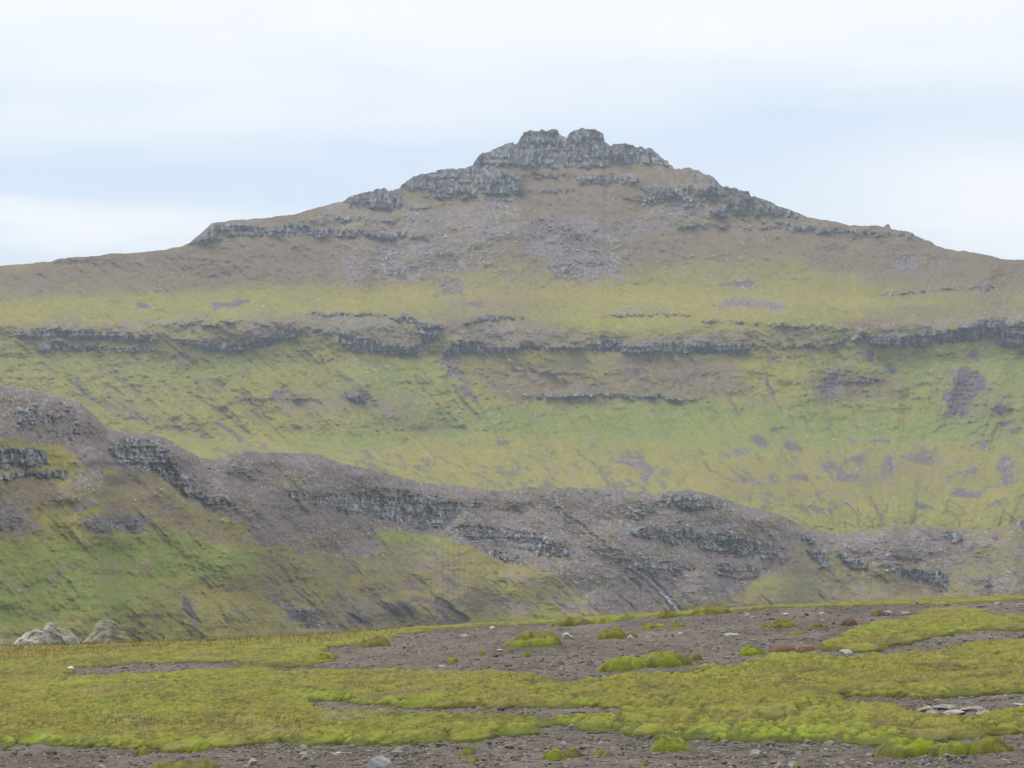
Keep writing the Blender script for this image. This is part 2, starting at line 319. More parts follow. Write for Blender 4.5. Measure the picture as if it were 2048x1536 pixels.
# extra slanting erosion streaks of the lower slopes
rr = random.Random(3)
for k in range(150):
    if k < 80: u = rr.uniform(-60, 780); v = rr.uniform(715, 930); d = (1.0, .55 + rr.random() * .25)
    else: u = rr.uniform(820, 2100); v = rr.uniform(880, 1040); d = (rr.choice([1, 1, -1]) * (.9), .25 + rr.random() * .5)
    ln = rr.uniform(8, 42); line(dark if rr.random() < .6 else scree, [(u, v), (u + d[0] * ln * .6, v + d[1] * ln * .4), (u + d[0] * ln, v + d[1] * ln)], rr.uniform(2.5, 7), rr.uniform(.35, .75))
rock_b = blur(rock, 1.2, .9); scree_b = blur(scree, 9, 4); scree_s = blur(scree, 1.5, 1.2); brown_b = blur(brown, 16, 8); green_b = blur(green, 16, 7); gold_b = blur(gold, 14, 6); dark_b = blur(dark, .8, .7)
rtop = blur(np.roll(rock, -9, 0), 12, 5)
scree_b = np.maximum(np.maximum(scree_b * .9, scree_s * (scree > .7)), .62 * rtop)
brown_b = np.maximum(brown_b, blur(np.roll(rock, -16, 0), 16, 9) * .9)

ell_dark = canvas()
for e in [(1740,710,13,7,55),(1783,738,14,8,50),(1949,709,13,8,60),(2004,822,8,14,0),(2012,847,16,6,-15),(2036,862,12,5,-20),(1516,880,16,8,10),(1586,893,18,6,10),(1549,860,7,7,0),(1008,886,14,4,10),(1552,958,10,8,0),(1720,918,14,9,0),(1660,930,18,10,20),(1600,955,24,7,12),(1695,955,22,8,0),(1775,930,12,16,20),(1850,916,24,5,0),(1820,913,20,6,0),(560,790,14,5,0),(948,607,20,4,5),(1480,570,26,6,0),(286,610,16,4,15),(455,611,26,6,0)]: ell(dark, *e, .42)
dark_b = blur(dark, .8, .7)
for pts, vl in [([(700,412),(830,416),(905,408)],.42),([(640,430),(760,441),(860,438)],.40),([(1030,352),(1110,350)],.45),([(1290,405),(1420,412)],.42),([(1360,450),(1600,459),(1700,466),(1822,471)],.42),([(870,384),(1040,387)],.5),([(845,392),(960,396),(1035,400)],.4),([(440,642),(600,652)],.38),([(620,626),(780,631)],.42),([(1400,640),(1560,650),(1700,660)],.36),([(500,795),(560,799),(640,795)],.36),([(1180,790),(1335,796),(1420,800)],.4),([(1740,592),(1860,580),(1985,574)],.40),([(1050,742),(1200,748),(1240,744)],.36),([(100,524),(190,520),(230,528)],.42),([(310,648),(360,662)],.4),([(600,655),(676,668)],.42),([(1560,692),(1640,692),(1680,682),(1720,674)],.6),([(1030,384),(1100,380),(1150,384)],.40),([(1250,396),(1420,398),(1500,402)],.42),([(560,452),(640,446),(700,440)],.42),([(1480,440),(1580,446)],.42),([(900,345),(1000,352),(1040,360)],.42),([(316,684),(362,682)],.36),([(1100,335),(1100,352),(1150,350)],.4),([(1010,330),(1080,344)],.36),([(1500,392),(1540,404)],.5),([(845,700),(885,706)],.3)]:
    line(rock, pts, 8, min(vl + .09, .62))
er = canvas()
for pts, wd, vl in [([(1040,288),(1080,291),(1122,290)],4,.75),([(1142,288),(1180,289),(1207,286)],4,.75),([(1133,280),(1131,305),(1126,334)],9,.6),([(960,315),(1000,304),(1040,300)],3,.5),([(1215,305),(1260,303),(1310,312)],3,.45),([(830,362),(900,358),(1000,362)],4,.5),([(720,694),(730,708)],4,.6),([(1300,684),(1310,704)],5,.7),([(1440,684),(1450,706)],4,.6),([(1075,690),(1085,704)],8,.5),([(1186,686),(1190,704)],3,.5),([(1850,665),(1862,694)],4,.5)]: line(er, pts, wd, vl)
rock = rock * (1 - er); rock_b = np.maximum(blur(rock, 1.6, 1.3), 0)
def integrate_far():
    vv = np.arange(V0, V1)[:, None] * np.ones((1, U1 - U0)); uu = np.arange(U0, U1)[None, :] * np.ones((V1 - V0, 1))
    base = ip(vv, [(180,1.4),(345,1.45),(520,1.7),(560,2.2),(600,3.2),(640,3.0),(665,1.2),(705,1.1),(730,1.75),(860,1.9),(895,4.5),(985,5.5),(1040,3.2),(1120,1.6),(1700,1.6)])
    rb = blur(rock, 16, 2.5); rl = blur(rock, 110, 60)
    c = lerp(base, .22, np.clip(rb, 0, 1)); cl = lerp(base, .22, np.clip(rl, 0, 1))
    t = ray(uu, vv)[1]; Y0 = 1480.
    def integ(cc):
        g = cc / np.maximum(1 - cc * t, .25) / F
        lg = np.cumsum(g[::-1], 0)[::-1]; return lg
    lb = integ(base); lc = integ(c) - integ(cl)
    lc = lc - blur(lc.astype(np.float32), 70, 70)
    Yv = Y0 * np.exp(lb - 0) * (1 + lc)
    Yv += 26 * fbm(uu / 420, vv / 260, 5, 3)
    return Yv.astype(np.float32)
YF = integrate_far()
YF = YF + 9 * (blur(brown, 10, 8) - .4) * 0

scar = canvas()
P(scar,[(1919,731),(1943,735),(1973,755),(1970,779),(1953,793),(1936,834),(1895,832),(1905,796),(1902,779),(1919,762)],1); P(scar,[(1630,770),(1662,762),(1672,738),(1680,742),(1670,768),(1640,790)],.55)
for e in [(1740,710,13,7,55),(1783,738,14,8,50),(1949,709,13,8,60),(2004,822,8,14,0),(2012,847,16,6,-15),(2036,862,12,5,-20),(1516,880,16,8,10),(1586,893,18,6,10),(1549,860,7,7,0),(1008,886,16,4,10),(1720,918,12,7,0),(1850,916,22,4,0),(948,607,20,4,5),(286,610,16,4,15),(706,794,26,9,0),(1210,388,6,9,0),(1600,955,20,5,12),(560,790,14,5,0),(1920,990,20,6,12),(1840,1010,12,4,20),(480,880,10,3,30)]: ell(scar, *e, 1)
for pts,wd in [([(888,704),(905,735)],8),([(1534,760),(1545,790)],8),([(430,608),(470,610),(500,604)],8),([(1440,570),(1510,566)],5),([(150,755),(178,790)],9),([(430,845),(480,875)],7),([(1690,920),(1680,945)],8),([(1740,885),(1780,880)],6)]: line(scar, pts, wd, .9)
scar2 = canvas()
for e in [(250,1046,40,8,10),(200,1062,22,6,0),(890,1222,12,16,-30),(720,1240,30,10,10),(375,1215,9,28,-25),(905,1245,30,6,0),(590,1232,30,9,20),(1120,1208,16,6,25),(620,1228,22,8,30),(1215,1103,16,6,5)]: ell(scar2, *e, .8)
SCAR = (blur(scar, 1.6, 1.3), blur(scar2, 4, 3))
def cover(u, v, near=False, masks=None):
    """cover weights -> albedo; u,v are layout coordinates on the slope"""
    rk, scb, brb, grb, gob, dkb = masks
    wu = u + 19 * fbm(u / 44, v / 24, 31, 4, .6) + 2.2 * fbm(u / 5, v / 4, 33, 2); wv = v + 8 * fbm(u / 38, v / 20, 37, 4, .6) + 1.4 * fbm(u / 5, v / 4, 39, 2)
    k = ip(u, [(-320,1.3),(300,1.15),(1200,.6),(1650,.5),(1850,-.3),(2380,-.8)]) if not near else ip(u, [(-320,.6),(300,.9),(1300,1.1),(2380,.9)])
    q = u - k * (v - 800)
    st = fbs(q / 9, v / 42, 41, 3, .6); st2 = fbs(q / 26, v / 60, 47, 3)
    n1 = fbm(u / 60, v / 26, 51, 4); n2 = fbm(u / 14, v / 7, 53, 3); n3 = fbm(u / 3.2, v / 2.2, 57, 2)
    hz = fbs(u / 70, v / 5, 59, 3)
    # where the masks are looked up with ragged borders
    R = samp(rk, u + 3.5 * fbm(u / 9, v / 9, 61, 2), v + 1.5 * vn(u / 6, v / 3, 63) + 2.2 * vn(u / 22, v * 0, 64) + 2.0 * vn(u / 5, v * 0, 66))
    Sc = samp(scb, wu, wv); Br = samp(brb, wu, wv); Gr = samp(grb, wu, wv); Go = samp(gob, wu, wv); Dk = samp(dkb, u + 4 * vn(u / 13, v / 13, 69) + 2.2 * vn(u / 3, v / 5, 65), v + 3 * vn(u / 11, v / 11, 70) + 1.8 * vn(u / 5, v / 3, 67))
    low = sm(v, 600, 720)
    high = 0 if near else (1 - sm(v + 14 * n1, 500, 610))
    stw = np.where(low > 0, low, 0) * .9 + .1
    SCc = np.array([.142, .115, .110]) if near else lerp(SC, SD * 1.2, sm(v, 700, 800)[..., None] * .9)
    C = np.ones(u.shape + (3,)) * YG
    def mix(C, col, w): w = np.clip(w, 0, 1)[..., None]; return C * (1 - w) + col * w
    if near: C = mix(C, BR, np.full(u.shape, .22))
    C = mix(C, GR, Gr * .95 + .35 * n1 + .15 * n2)
    C = mix(C, GO, Go * .8 + .28 * st2 * stw + .2 * n2 + .1 * hz - .08)
    C = mix(C, BR, Br * 1.05 + (.8 * high) + .12 + .35 * st * stw + .30 * n1 * (1 - .4 * Gr) + .22 * n2 + .2 * hz - .14)
    C = C * (1.1 if near else 1.0)
    scw = Sc * 1.15 + .32 * n2 * (Sc > .03) + .22 * n3 * (Sc > .03) + .15 * st * (Sc > .03)
    # stray bare patches everywhere
    stray = sm(fbs(q / 15, v / 11, 71, 3, .65) + .45 * fbm(u / 130, v / 60, 73, 2) + .16 * sm(v, 850, 930), .62, .95) * low * .7 * (1 - .8 * Gr)
    C = mix(C, SCc, sm(scw, .10, .95)); C = mix(C, SD, stray); C = mix(C, lerp(BR, YG, .45), sm(n1 + .5 * n2 + .5 * hz, .12, .8) * .7 * (Sc > .3) * (Sc < .97))
    C = mix(C, DK, sm(Sc + .35 * n1 + .2 * n2, .75, 1.25) * .45)
    Dk = Dk * sm(n2 * .6 + n3 * .3 + .35 * vn(u / 9, v / 9, 68), -.75, .25 - .25 * Dk); C = mix(C, DK, Dk * (.85 + .3 * n3) * (.8 if near else 1.)); C = C * (1.05 if near else 1.0)
    Sr = samp(SCAR[1 if near else 0], wu * .35 + u * .65, wv * .35 + v * .65)
    # pale stones in the scree, darker gaps
    f1, f2, cid = worley(u / 4.6, v / 3.0, 77)
    stone = (f1 < .16 + .26 * np.abs(h3((cid * 9999).astype(np.int64), 0, 0, 7))) * (cid > .3)
    C = mix(C, RL * 1.3, stone * np.maximum(sm(np.maximum(Sc, R * .3), .25, .7) * (.12 + .5 * cid) * sm(n1 + .6 * n2, -.7, .5), (cid > .9) * .5 * sm(n1, -.1, .5)))
    C = mix(C, DK, (cid < -.35) * (f1 < .45) * sm(np.maximum(Sc, 0), .3, .8) * .5)
    C = mix(C, SD * 1.05, sm(Sr + .12 * n2 + .08 * n3, .35, .6) * .92)
    rw = sm(R + .22 * n2 + .16 * n3 + .10 * n1, .3, .62)
    topf = sm(samp(rk, u, v - 5) + .25 * n2, .0, .6); rw = rw * (.4 + .6 * topf)
    g1, g2, gid = worley(u / 5.2, v / 15, 81)
    rc = RK * (1.05 + .48 * gid[..., None]) ; rc = rc * (1.28 if near else 1.0) * (1 + .4 * vn(u / 2.2, v / 12, 83)[..., None])
    rc = np.where(((g2 - g1) < .12)[..., None], rc * .5, rc)
    lich = sm(fbm(u / 8, v / 10, 85, 3), .15, .8)[..., None]; lich = lich * (.32 + .35 * gid[..., None]); rc = rc * (1 - lich) + RL * lich
    turf = sm(fbs(u / 30, v / 5, 87, 3) + .25 * n1, .18, .7)[..., None] * .65; rc = rc * (1 - turf) + BR * turf
    C = C * (1 - rw[..., None]) + rc * rw[..., None]
    C = C * (1 + .13 * n3 + .10 * st * stw + .08 * n2 + .05 * hz)[..., None]
    return np.clip(C, .01, .9), rw, Sc, q

def relief(u, v, rw, Sc, q, sc=1.0, dk=0.):
    """how far the surface stands out of the smooth slope, metres along the view"""
    g1, g2, gid = worley(u / 6.5, v / 22, 91); g3, g4, gid2 = worley(u / 3.4, v / 7, 93)
    col = (gid * 4.5 + gid2 * 2.2 + 4.0 * sm(g2 - g1, 0, .25) + 8.0 * fbs(u / 30, v / 90, 95, 3) + 2.6 * fbs(u / 70, v / 5.5, 96, 2)) * rw
    soft = 2.2 * fbm(u / 40, v / 18, 97, 4) + 1.5 * fbs(q / 14, v / 60, 99, 3) + .7 * fbm(u / 7, v / 4, 101, 3) + 5.0 * fbs(q / 70, v / 260, 102, 2) * sm(v, 700, 780)
    scr = 1.3 * fbm(u / 3.2, v / 2.2, 103, 2) * np.clip(Sc, 0, 1)
    return (-col * .9 + (soft * 1.35 + scr) * (1 - .6 * rw)) * sc + 2.2 * dk

def build_slope(name, us, tops, bots, nrow, YR, masks, near, back, backdrop, edge_noise, ids, defs, label):
    s = np.linspace(0, 1, nrow)[:, None]
    u = np.broadcast_to(us, (nrow, len(us))).copy()
    v = tops + (bots - tops) * s
    C, rw, Sc, q = cover(u, v, near, masks)
    fade = sm(v - tops, 0, 26)
    Yv = samp(YR, u, v) + relief(u, v, rw, Sc, q, 1.0 if not near else .42, samp(masks[5], u + 4 * vn(u / 13, v / 13, 69), v + 3 * vn(u / 11, v / 11, 70))) * (.35 + .65 * fade)
    # monotone away from the viewer so that no fold hides the slope
    a, b = ray(u, v)
    V = np.stack([a * Yv, Yv, b * Yv], -1)
    # rounded crest and the far side of the ridge
    nb = 24; bk = []
    y0 = V[0, :, 1]; x0 = V[0, :, 0]; z0 = V[0, :, 2]
    for k in range(nb, 0, -1):
        t = k / nb; dy = back * t ** 1.7
        zb = z0 - 2.0 - backdrop * t ** 1.35 + 3 * vn(us / 30, np.full(us.shape, k * .6), 111) * t
        # never above the line of sight over the crest
        zb = np.minimum(zb, (z0 / y0) * (y0 + dy) - .5 - 12 * t)
        bk.append(np.stack([x0 * (1 + .0 * t), y0 + dy, zb], -1))
    V = np.concatenate([np.array(bk), V], 0)
    Cb = np.broadcast_to(C[0], (nb,) + C[0].shape); C = np.concatenate([Cb, C], 0); rw = np.concatenate([np.zeros((nb, len(us))), rw], 0)
    u = np.concatenate([u[:nb], u]); v = np.concatenate([np.full((nb, len(us)), -9.), v])
    nr = nrow + nb; Fq = grid_faces(nr, len(us)); Vf = V.reshape(-1, 3); Cf = C.reshape(-1, 3)
    idv = np.full((nr, len(us)), -1, int)
    jj = np.clip(v - V0, 0, ids.shape[0] - 1).astype(int); ii = np.clip(u - U0, 0, ids.shape[1] - 1).astype(int)
    idv = np.where(v > 0, ids[jj, ii], -1).astype(int)
    idv = np.where((rw > .35) & (idv >= 0), idv, -1)
    fid = idv.reshape(-1)[Fq[:, 0]]
    A = {'cover': Cf}
    v_, f_, a_ = subset(Vf, Fq, fid < 0, A)
    root = mesh(name, v_, f_, M_FAR, attrs=a_); tag(root, label, kind='structure')
    for k, d in enumerate(defs):
        m_ = fid == k
        if m_.sum() < 20: continue
        v_, f_, a_ = subset(Vf, Fq, m_, A); o = mesh(d[0], v_, f_, M_ROCK, parent=root, attrs=a_); o['label'] = d[1]
    return root

us = np.arange(-300, 2362, 1.9)
def crest(us, pts, rough_pts):
    s = ip(us, pts); r = ip(us, rough_pts)
    g1, g2, gid = worley(us / 9., us * 0 + .5, 121); h1, h2, hid = worley(us / 4., us * 0 + .5, 123)
    return s - (gid * 1.7 + hid * 1.0) * r + .8 * vn(us / 15, us * 0, 125)
tops = crest(us, SIL, [(0,.2),(100,.5),(360,.3),(380,.6),(430,.3),(680,.5),(800,.9),(945,1.2),(1340,1.2),(1500,1),(1620,.4),(1780,.7),(1980,.7),(2048,.1)])
MASKF = (rock_b, scree_b, brown_b, green_b, gold_b, dark_b)
mountain = build_slope('mountain', us, tops, np.full(us.shape, 1330.), 600, YF, MASKF, False, 650., 260., 0, ident, CR,
    'far mountain with a double headed summit crag and stepped grassy slopes')

# ================================================================== THE NEARER RIDGE
RID = [(-320,730),(-100,755),(0,768),(60,780),(120,795),(160,805),(190,832),(215,858),(250,866),(300,868),(330,876),(370,898),(400,915),(430,921),(455,908),(480,903),(560,905),(640,907),(665,920),(700,930),(760,945),(850,965),(930,972),(1000,983),(1040,976),(1080,974),(1180,976),(1260,982),(1310,990),(1335,982),(1370,979),(1410,985),(1450,997),(1490,1010),(1560,1030),(1610,1052),(1660,1066),(1720,1062),(1790,1050),(1880,1050),(1960,1062),(2048,1040),(2380,1010)]
NR = [
 ('cliff_band','dark columned cliff at the left edge of the near ridge',[(-320,880),(0,893),(85,895),(100,915),(92,930),(34,936),(0,934),(-320,930)],1),
 ('cliff_band','low overhanging ledge under the left columned cliff',[(-320,950),(0,947),(60,937),(130,938),(137,952),(118,958),(60,952),(20,958),(-320,960)],.9),
 ('cliff_band','rough crag on the rounded hump of the near ridge',[(222,878),(256,876),(325,876),(342,904),(369,941),(410,985),(478,1010),(474,1022),(410,1010),(342,969),(290,941),(236,934),(224,900)],.6),
 ('cliff_band','broken cliff along the middle of the near ridge',[(560,975),(640,985),(680,994),(755,989),(830,992),(926,1010),(912,1040),(880,1055),(858,1062),(817,1054),(760,1040),(721,1030),(640,1015),(580,995)],.62),
 ('cliff_band','rounded crag right of the broken cliff',[(899,1055),(936,1042),(987,1055),(1056,1057),(1107,1078),(1140,1098),(1134,1112),(1090,1114),(1005,1094),(940,1082),(900,1070)],.62),
 ('cliff_band','small crag below the rounded crag',[(960,1095),(1010,1100),(1060,1124),(1050,1132),(980,1116)],.5),
 ('cliff_band','rocky knoll on top of the near ridge',[(1300,1008),(1330,986),(1380,981),(1440,997),(1485,1014),(1440,1020),(1340,1020)],.62),
 ('cliff_band','long crag left of the low knoll',[(1247,1048),(1320,1050),(1400,1056),(1485,1068),(1556,1086),(1566,1106),(1536,1124),(1485,1116),(1400,1098),(1320,1082),(1258,1068)],.62),
 ('cliff_band','dark ledge on the falling end of the ridge',[(1587,1062),(1625,1070),(1618,1086),(1592,1072)],.95),
 ('cliff_band','dark slanting crag on the ridge end',[(1602,1095),(1650,1098),(1662,1136),(1652,1142),(1628,1116)],.85),
 ('cliff_band','dark cliff above the right green hollow',[(1668,1105),(1700,1112),(1738,1126),(1726,1142),(1690,1132)],.95),
 ('cliff_band','long dark cliff over the right green slope',[(1762,1130),(1826,1141),(1884,1141),(1898,1157),(1892,1190),(1880,1170),(1826,1163),(1790,1150)],.95),
 ('cliff_band','thin ledge above the right dark cliff',[(1770,1117),(1820,1112),(1862,1117),(1830,1128),(1780,1122)],.85),
 ('cliff_band','grey crag near the right edge of the ridge',[(1878,1056),(1929,1062),(1925,1078),(1906,1086),(1882,1072)],.7),
 ('cliff_band','small dark crag at the right edge of the ridge',[(1975,1066),(1998,1064),(1992,1084),(1980,1082)],.85),
 ('cliff_band','dark crag cut by the frame edge on the ridge',[(2020,1040),(2048,1034),(2380,1030),(2380,1060),(2048,1062)],.8),
 ('cliff_band','dark stream cleft at the right foot of the ridge',[(1974,1146),(1984,1146),(1982,1188),(1972,1188)],.8),
]
rock2 = canvas(); id2 = canvas(); id2[:] = -1
for q_ in ([(30,812),(120,798),(165,806),(195,845),(160,885),(100,870),(20,862)],[(370,900),(440,926),(530,952),(520,968),(430,948),(380,925)],[(640,980),(760,975),(900,985),(1000,1000),(940,1020),(800,1000),(660,995)],[(1240,1010),(1300,1000),(1320,1030),(1260,1040)],[(1190,1100),(1300,1105),(1400,1140),(1340,1160),(1220,1130)],[(-320,1020),(0,1020),(50,1030),(40,1060),(0,1060),(-320,1060)],[(170,1036),(290,1040),(280,1062),(190,1064)],[(1440,1120),(1540,1130),(1500,1170),(1430,1150)]): poly(rock2, q_, .40)
for q_ in ([(470,912),(560,908),(640,912)],[(520,930),(620,935),(700,940)],[(700,955),(820,968),(920,980)],[(1060,985),(1160,985),(1250,990)],[(1350,1040),(1450,1040),(1520,1050)],[(1600,1080),(1700,1085),(1780,1080)],[(1640,1130),(1700,1150)],[(1700,1100),(1800,1105),(1880,1100)]): line(rock2, q_, 8, .42)
for k, (n_, l_, p_, s_) in enumerate(NR):
    poly(rock2, p_, s_); t_ = canvas(); poly(t_, p_, 1); id2[t_ > 0] = k
sc2 = canvas(); br2 = canvas(); gr2 = canvas(); go2 = canvas(); dk2 = canvas()
P(sc2,[(-320,700),(0,740),(160,780),(220,850),(330,860),(430,910),(480,890),(650,895),(760,935),(1000,975),(1180,965),(1450,985),(1560,1025),(1600,1060),(1590,1130),(1530,1150),(1440,1200),(1240,1225),(1180,1200),(1080,1140),(960,1100),(880,1070),(800,1060),(740,1060),(760,1110),(620,1105),(533,1090),(506,1075),(478,1040),(400,1010),(340,970),(290,945),(230,945),(160,940),(140,900),(60,880),(-320,880)],.9)
P(sc2,[(150,940),(215,940),(205,1010),(150,1025),(125,990)],.6); P(sc2,[(-320,1000),(0,1000),(60,1010),(75,1050),(40,1070),(0,1080),(-320,1080)],.8)
P(sc2,[(164,1030),(230,1025),(300,1040),(290,1066),(230,1060),(180,1072)],.9); P(sc2,[(320,1015),(350,1016),(348,1028),(322,1026)],.9)
P(sc2,[(105,1120),(140,1130),(140,1165),(105,1155)],.5)
P(sc2,[(700,1080),(860,1090),(960,1120),(900,1150),(760,1130)],.45); P(sc2,[(960,1110),(1060,1130),(1180,1215),(1130,1220),(1000,1160)],.35)
P(sc2,[(1590,1060),(1700,1060),(1760,1070),(1880,1060),(1960,1080),(1890,1120),(1890,1140),(1740,1120),(1640,1100)],.8)
P(sc2,[(1600,1130),(1660,1140),(1780,1190),(1700,1210),(1600,1180)],.35); P(sc2,[(1930,1150),(2048,1140),(2380,1150),(2380,1190),(1940,1185)],.55)
P(sc2,[(660,1190),(760,1190),(860,1240),(760,1260),(680,1240)],.55); P(sc2,[(950,1190),(1090,1200),(1080,1225),(980,1215)],.6)
for q in ([(350,1185),(375,1195),(400,1250),(385,1250)],[(530,1180),(560,1190),(600,1240),(560,1230)],[(580,1210),(650,1215),(690,1260),(620,1262)],[(1170,1205),(1240,1200),(1250,1225),(1180,1225)],[(280,1195),(320,1190),(300,1200)],[(1100,1190),(1130,1200),(1140,1218),(1110,1210)]): P(sc2,q,.9)
P(sc2,[(1560,1060),(2380,1050),(2380,1190),(1980,1200),(1900,1180),(1760,1150),(1600,1120)],.42); P(br2,[(1550,1040),(2380,1030),(2380,1210),(1500,1215),(1540,1150)],.6)
P(br2,[(-320,940),(120,955),(150,1000),(40,1020),(0,1000),(-320,1000)],.8); P(br2,[(230,950),(300,950),(400,1020),(480,1040),(520,1100),(420,1090),(320,1050),(220,1030),(200,960)],.8)
P(br2,[(560,1100),(760,1110),(960,1150),(1080,1230),(900,1270),(700,1270),(600,1200),(420,1180)],.55); P(br2,[(1180,1180),(1300,1150),(1500,1180),(1600,1180),(1700,1220),(1250,1240)],.6)
P(br2,[(1480,990),(1700,1010),(1700,1050),(1560,1030)],.4); P(br2,[(-320,860),(0,865),(60,870),(80,890),(0,890),(-320,880)],.8)
P(br2,[(1120,1020),(1240,1010),(1260,1100),(1200,1090)],.5)
P(gr2,[(-320,1090),(0,1085),(60,1080),(120,1075),(164,1078),(308,1055),(380,1060),(478,1095),(600,1130),(700,1160),(560,1160),(420,1160),(330,1170),(260,1240),(-320,1280)],.95)
P(gr2,[(700,1060),(830,1065),(900,1060),(930,1090),(800,1100),(720,1080)],.8); P(gr2,[(620,1110),(680,1130),(690,1160),(640,1160)],.9)
P(gr2,[(1540,1150),(1620,1150),(1700,1190),(1560,1220),(1500,1200)],.9); P(gr2,[(1730,1145),(1770,1145),(1830,1180),(1770,1190)],.9)
P(gr2,[(1880,1085),(1990,1085),(2030,1060),(2380,1060),(2380,1120),(1900,1140),(1900,1180),(1960,1190),(1920,1120)],.8)
P(gr2,[(1060,1200),(1180,1230),(1100,1250),(700,1270),(500,1280)],.5); P(gr2,[(1640,1125),(1700,1150),(1700,1180),(1660,1170)],.7)
P(gr2,[(1140,1035),(1165,1060),(1200,1092),(1190,1100),(1150,1070)],.8)
P(go2,[(150,912),(165,920),(140,960),(110,1030),(75,1085),(60,1080),(100,1010),(130,960)],.9); P(go2,[(300,1060),(480,1050),(520,1100),(380,1070)],.5); P(go2,[(470,905),(520,918),(640,960),(560,950),(440,925)],.5)
P(go2,[(560,1160),(900,1180),(1000,1200),(1100,1260),(300,1290),(-100,1290),(100,1230),(400,1200)],.35); P(go2,[(1860,1160),(2048,1130),(1950,1150)],.5); P(go2,[(1370,1060),(1450,1050),(1420,1075)],.4)
for pts,wd in [([(1114,1017),(1131,1037),(1160,1052),(1186,1075),(1206,1092)],12),([(1206,1096),(1222,1106),(1245,1104)],10),([(1240,1126),(1264,1136),(1288,1150),(1322,1181),(1357,1222),(1366,1232)],17),([(1761,1047),(1770,1066),(1778,1098)],8),([(1100,1010),(1120,1025)],6),([(2020,1050),(2048,1080)],5),([(1985,1060),(2000,1090)],4),([(1540,1015),(1560,1030),(1600,1060)],8),([(350,1185),(370,1205),(400,1255)],8),([(430,1200),(450,1240),(470,1280)],4),([(460,1200),(500,1240),(540,1270)],5),([(590,1150),(640,1200),(690,1260)],6),([(740,1060),(800,1130),(860,1180),(890,1220)],5),([(680,1110),(760,1180),(830,1240)],4),([(640,1000),(700,1010)],4),([(560,1130),(600,1190),(660,1250)],4),([(700,1230),(740,1255)],9),([(880,1205),(905,1225),(930,1240)],16),([(1730,1140),(1742,1175)],4),([(1655,1140),(1690,1185)],5),([(1640,1195),(1680,1203)],7),([(1850,1060),(1830,1090)],3),([(30,1250),(60,1270)],4),([(320,1060),(345,1095)],4),([(720,1160),(790,1230)],3),([(940,1130),(1000,1190)],3)]:
    line(dk2,pts,wd,.95 if wd > 8 else .42)
for k in range(120):
    u = rr.uniform(-50, 1250) if k < 90 else rr.uniform(1550, 2100); v = rr.uniform(1120, 1290); ln = rr.uniform(10, 55)
    line(dk2 if rr.random() < .55 else sc2, [(u, v), (u + ln * .5, v + ln * .42), (u + ln * .8, v + ln * .85)], rr.uniform(2, 6), rr.uniform(.3, .7))
YTOP = [(-320,900),(0,960),(200,1010),(430,1080),(640,1170),(1000,1290),(1400,1370),(1700,1440),(2048,1480),(2380,1480)]
def integrate_near():
    vv = np.arange(V0, V1)[:, None] * np.ones((1, U1 - U0)); uu = np.arange(U0, U1)[None, :] * np.ones((V1 - V0, 1))
    R = ip(uu, RID); base = lerp(4.0, 1.7, sm(vv - R, 0, 40)) + .5 * fbm(uu / 150, vv / 70, 7, 2)
    rb = blur(rock2, 14, 3); rl = blur(rock2, 90, 50); t = ray(uu, vv)[1]
    def integ(cc):
        g = cc / np.maximum(1 - cc * t, .25) / F * (vv > R); return np.cumsum(g, 0)
    c = lerp(base, .3, np.clip(rb, 0, 1)); cl = lerp(base, .3, np.clip(rl, 0, 1)); d = integ(c) - integ(cl); d = d - blur(d.astype(np.float32), 60, 60)
    return (ip(uu, YTOP) * np.exp(-integ(base)) * (1 - d) + 12 * fbm(uu / 260, vv / 150, 9, 3)).astype(np.float32)
YN = integrate_near()
sc2s = blur(sc2, 1.5, 1.2)
sc2b = np.maximum(blur(sc2, 8, 4) * .95, sc2s * (sc2 > .85) * .9)
MASKN = (blur(rock2, 5, 3.2), sc2b, blur(br2, 14, 8), blur(gr2, 14, 8), blur(go2, 10, 6), blur(dk2, .9, .8))
tops2 = crest(us, RID, [(-300,.25),(430,.3),(480,.6),(1300,.5),(1340,.9),(1500,.5),(2300,.3)])
ridge = build_slope('hill', us, tops2, np.full(us.shape, 1345.), 330, YN, MASKN, True, 230., 80., 0, id2, NR,
    'nearer ridge of purple scree and broken crags falling to green slopes')

# ------------------------------------------------------------------ valley floor sheet
xs = np.linspace(-3600, 3600, 60); ys = np.linspace(-700, 5200, 60); gx, gy = np.meshgrid(xs, ys)
gz_ = -150 + 4 * fbm(gx / 400, gy / 400, 131, 3)
C = np.ones(gx.shape + (3,)) * YG * (1 + .15 * fbm(gx / 90, gy / 90, 133, 3))[..., None]
tag(mesh('valley_ground', np.stack([gx, gy, gz_], -1).reshape(-1, 3), grid_faces(60, 60)[:, ::-1], M_FAR, attrs={'cover': C.reshape(-1, 3)}), 'grassy valley floor below the fell', kind='structure')

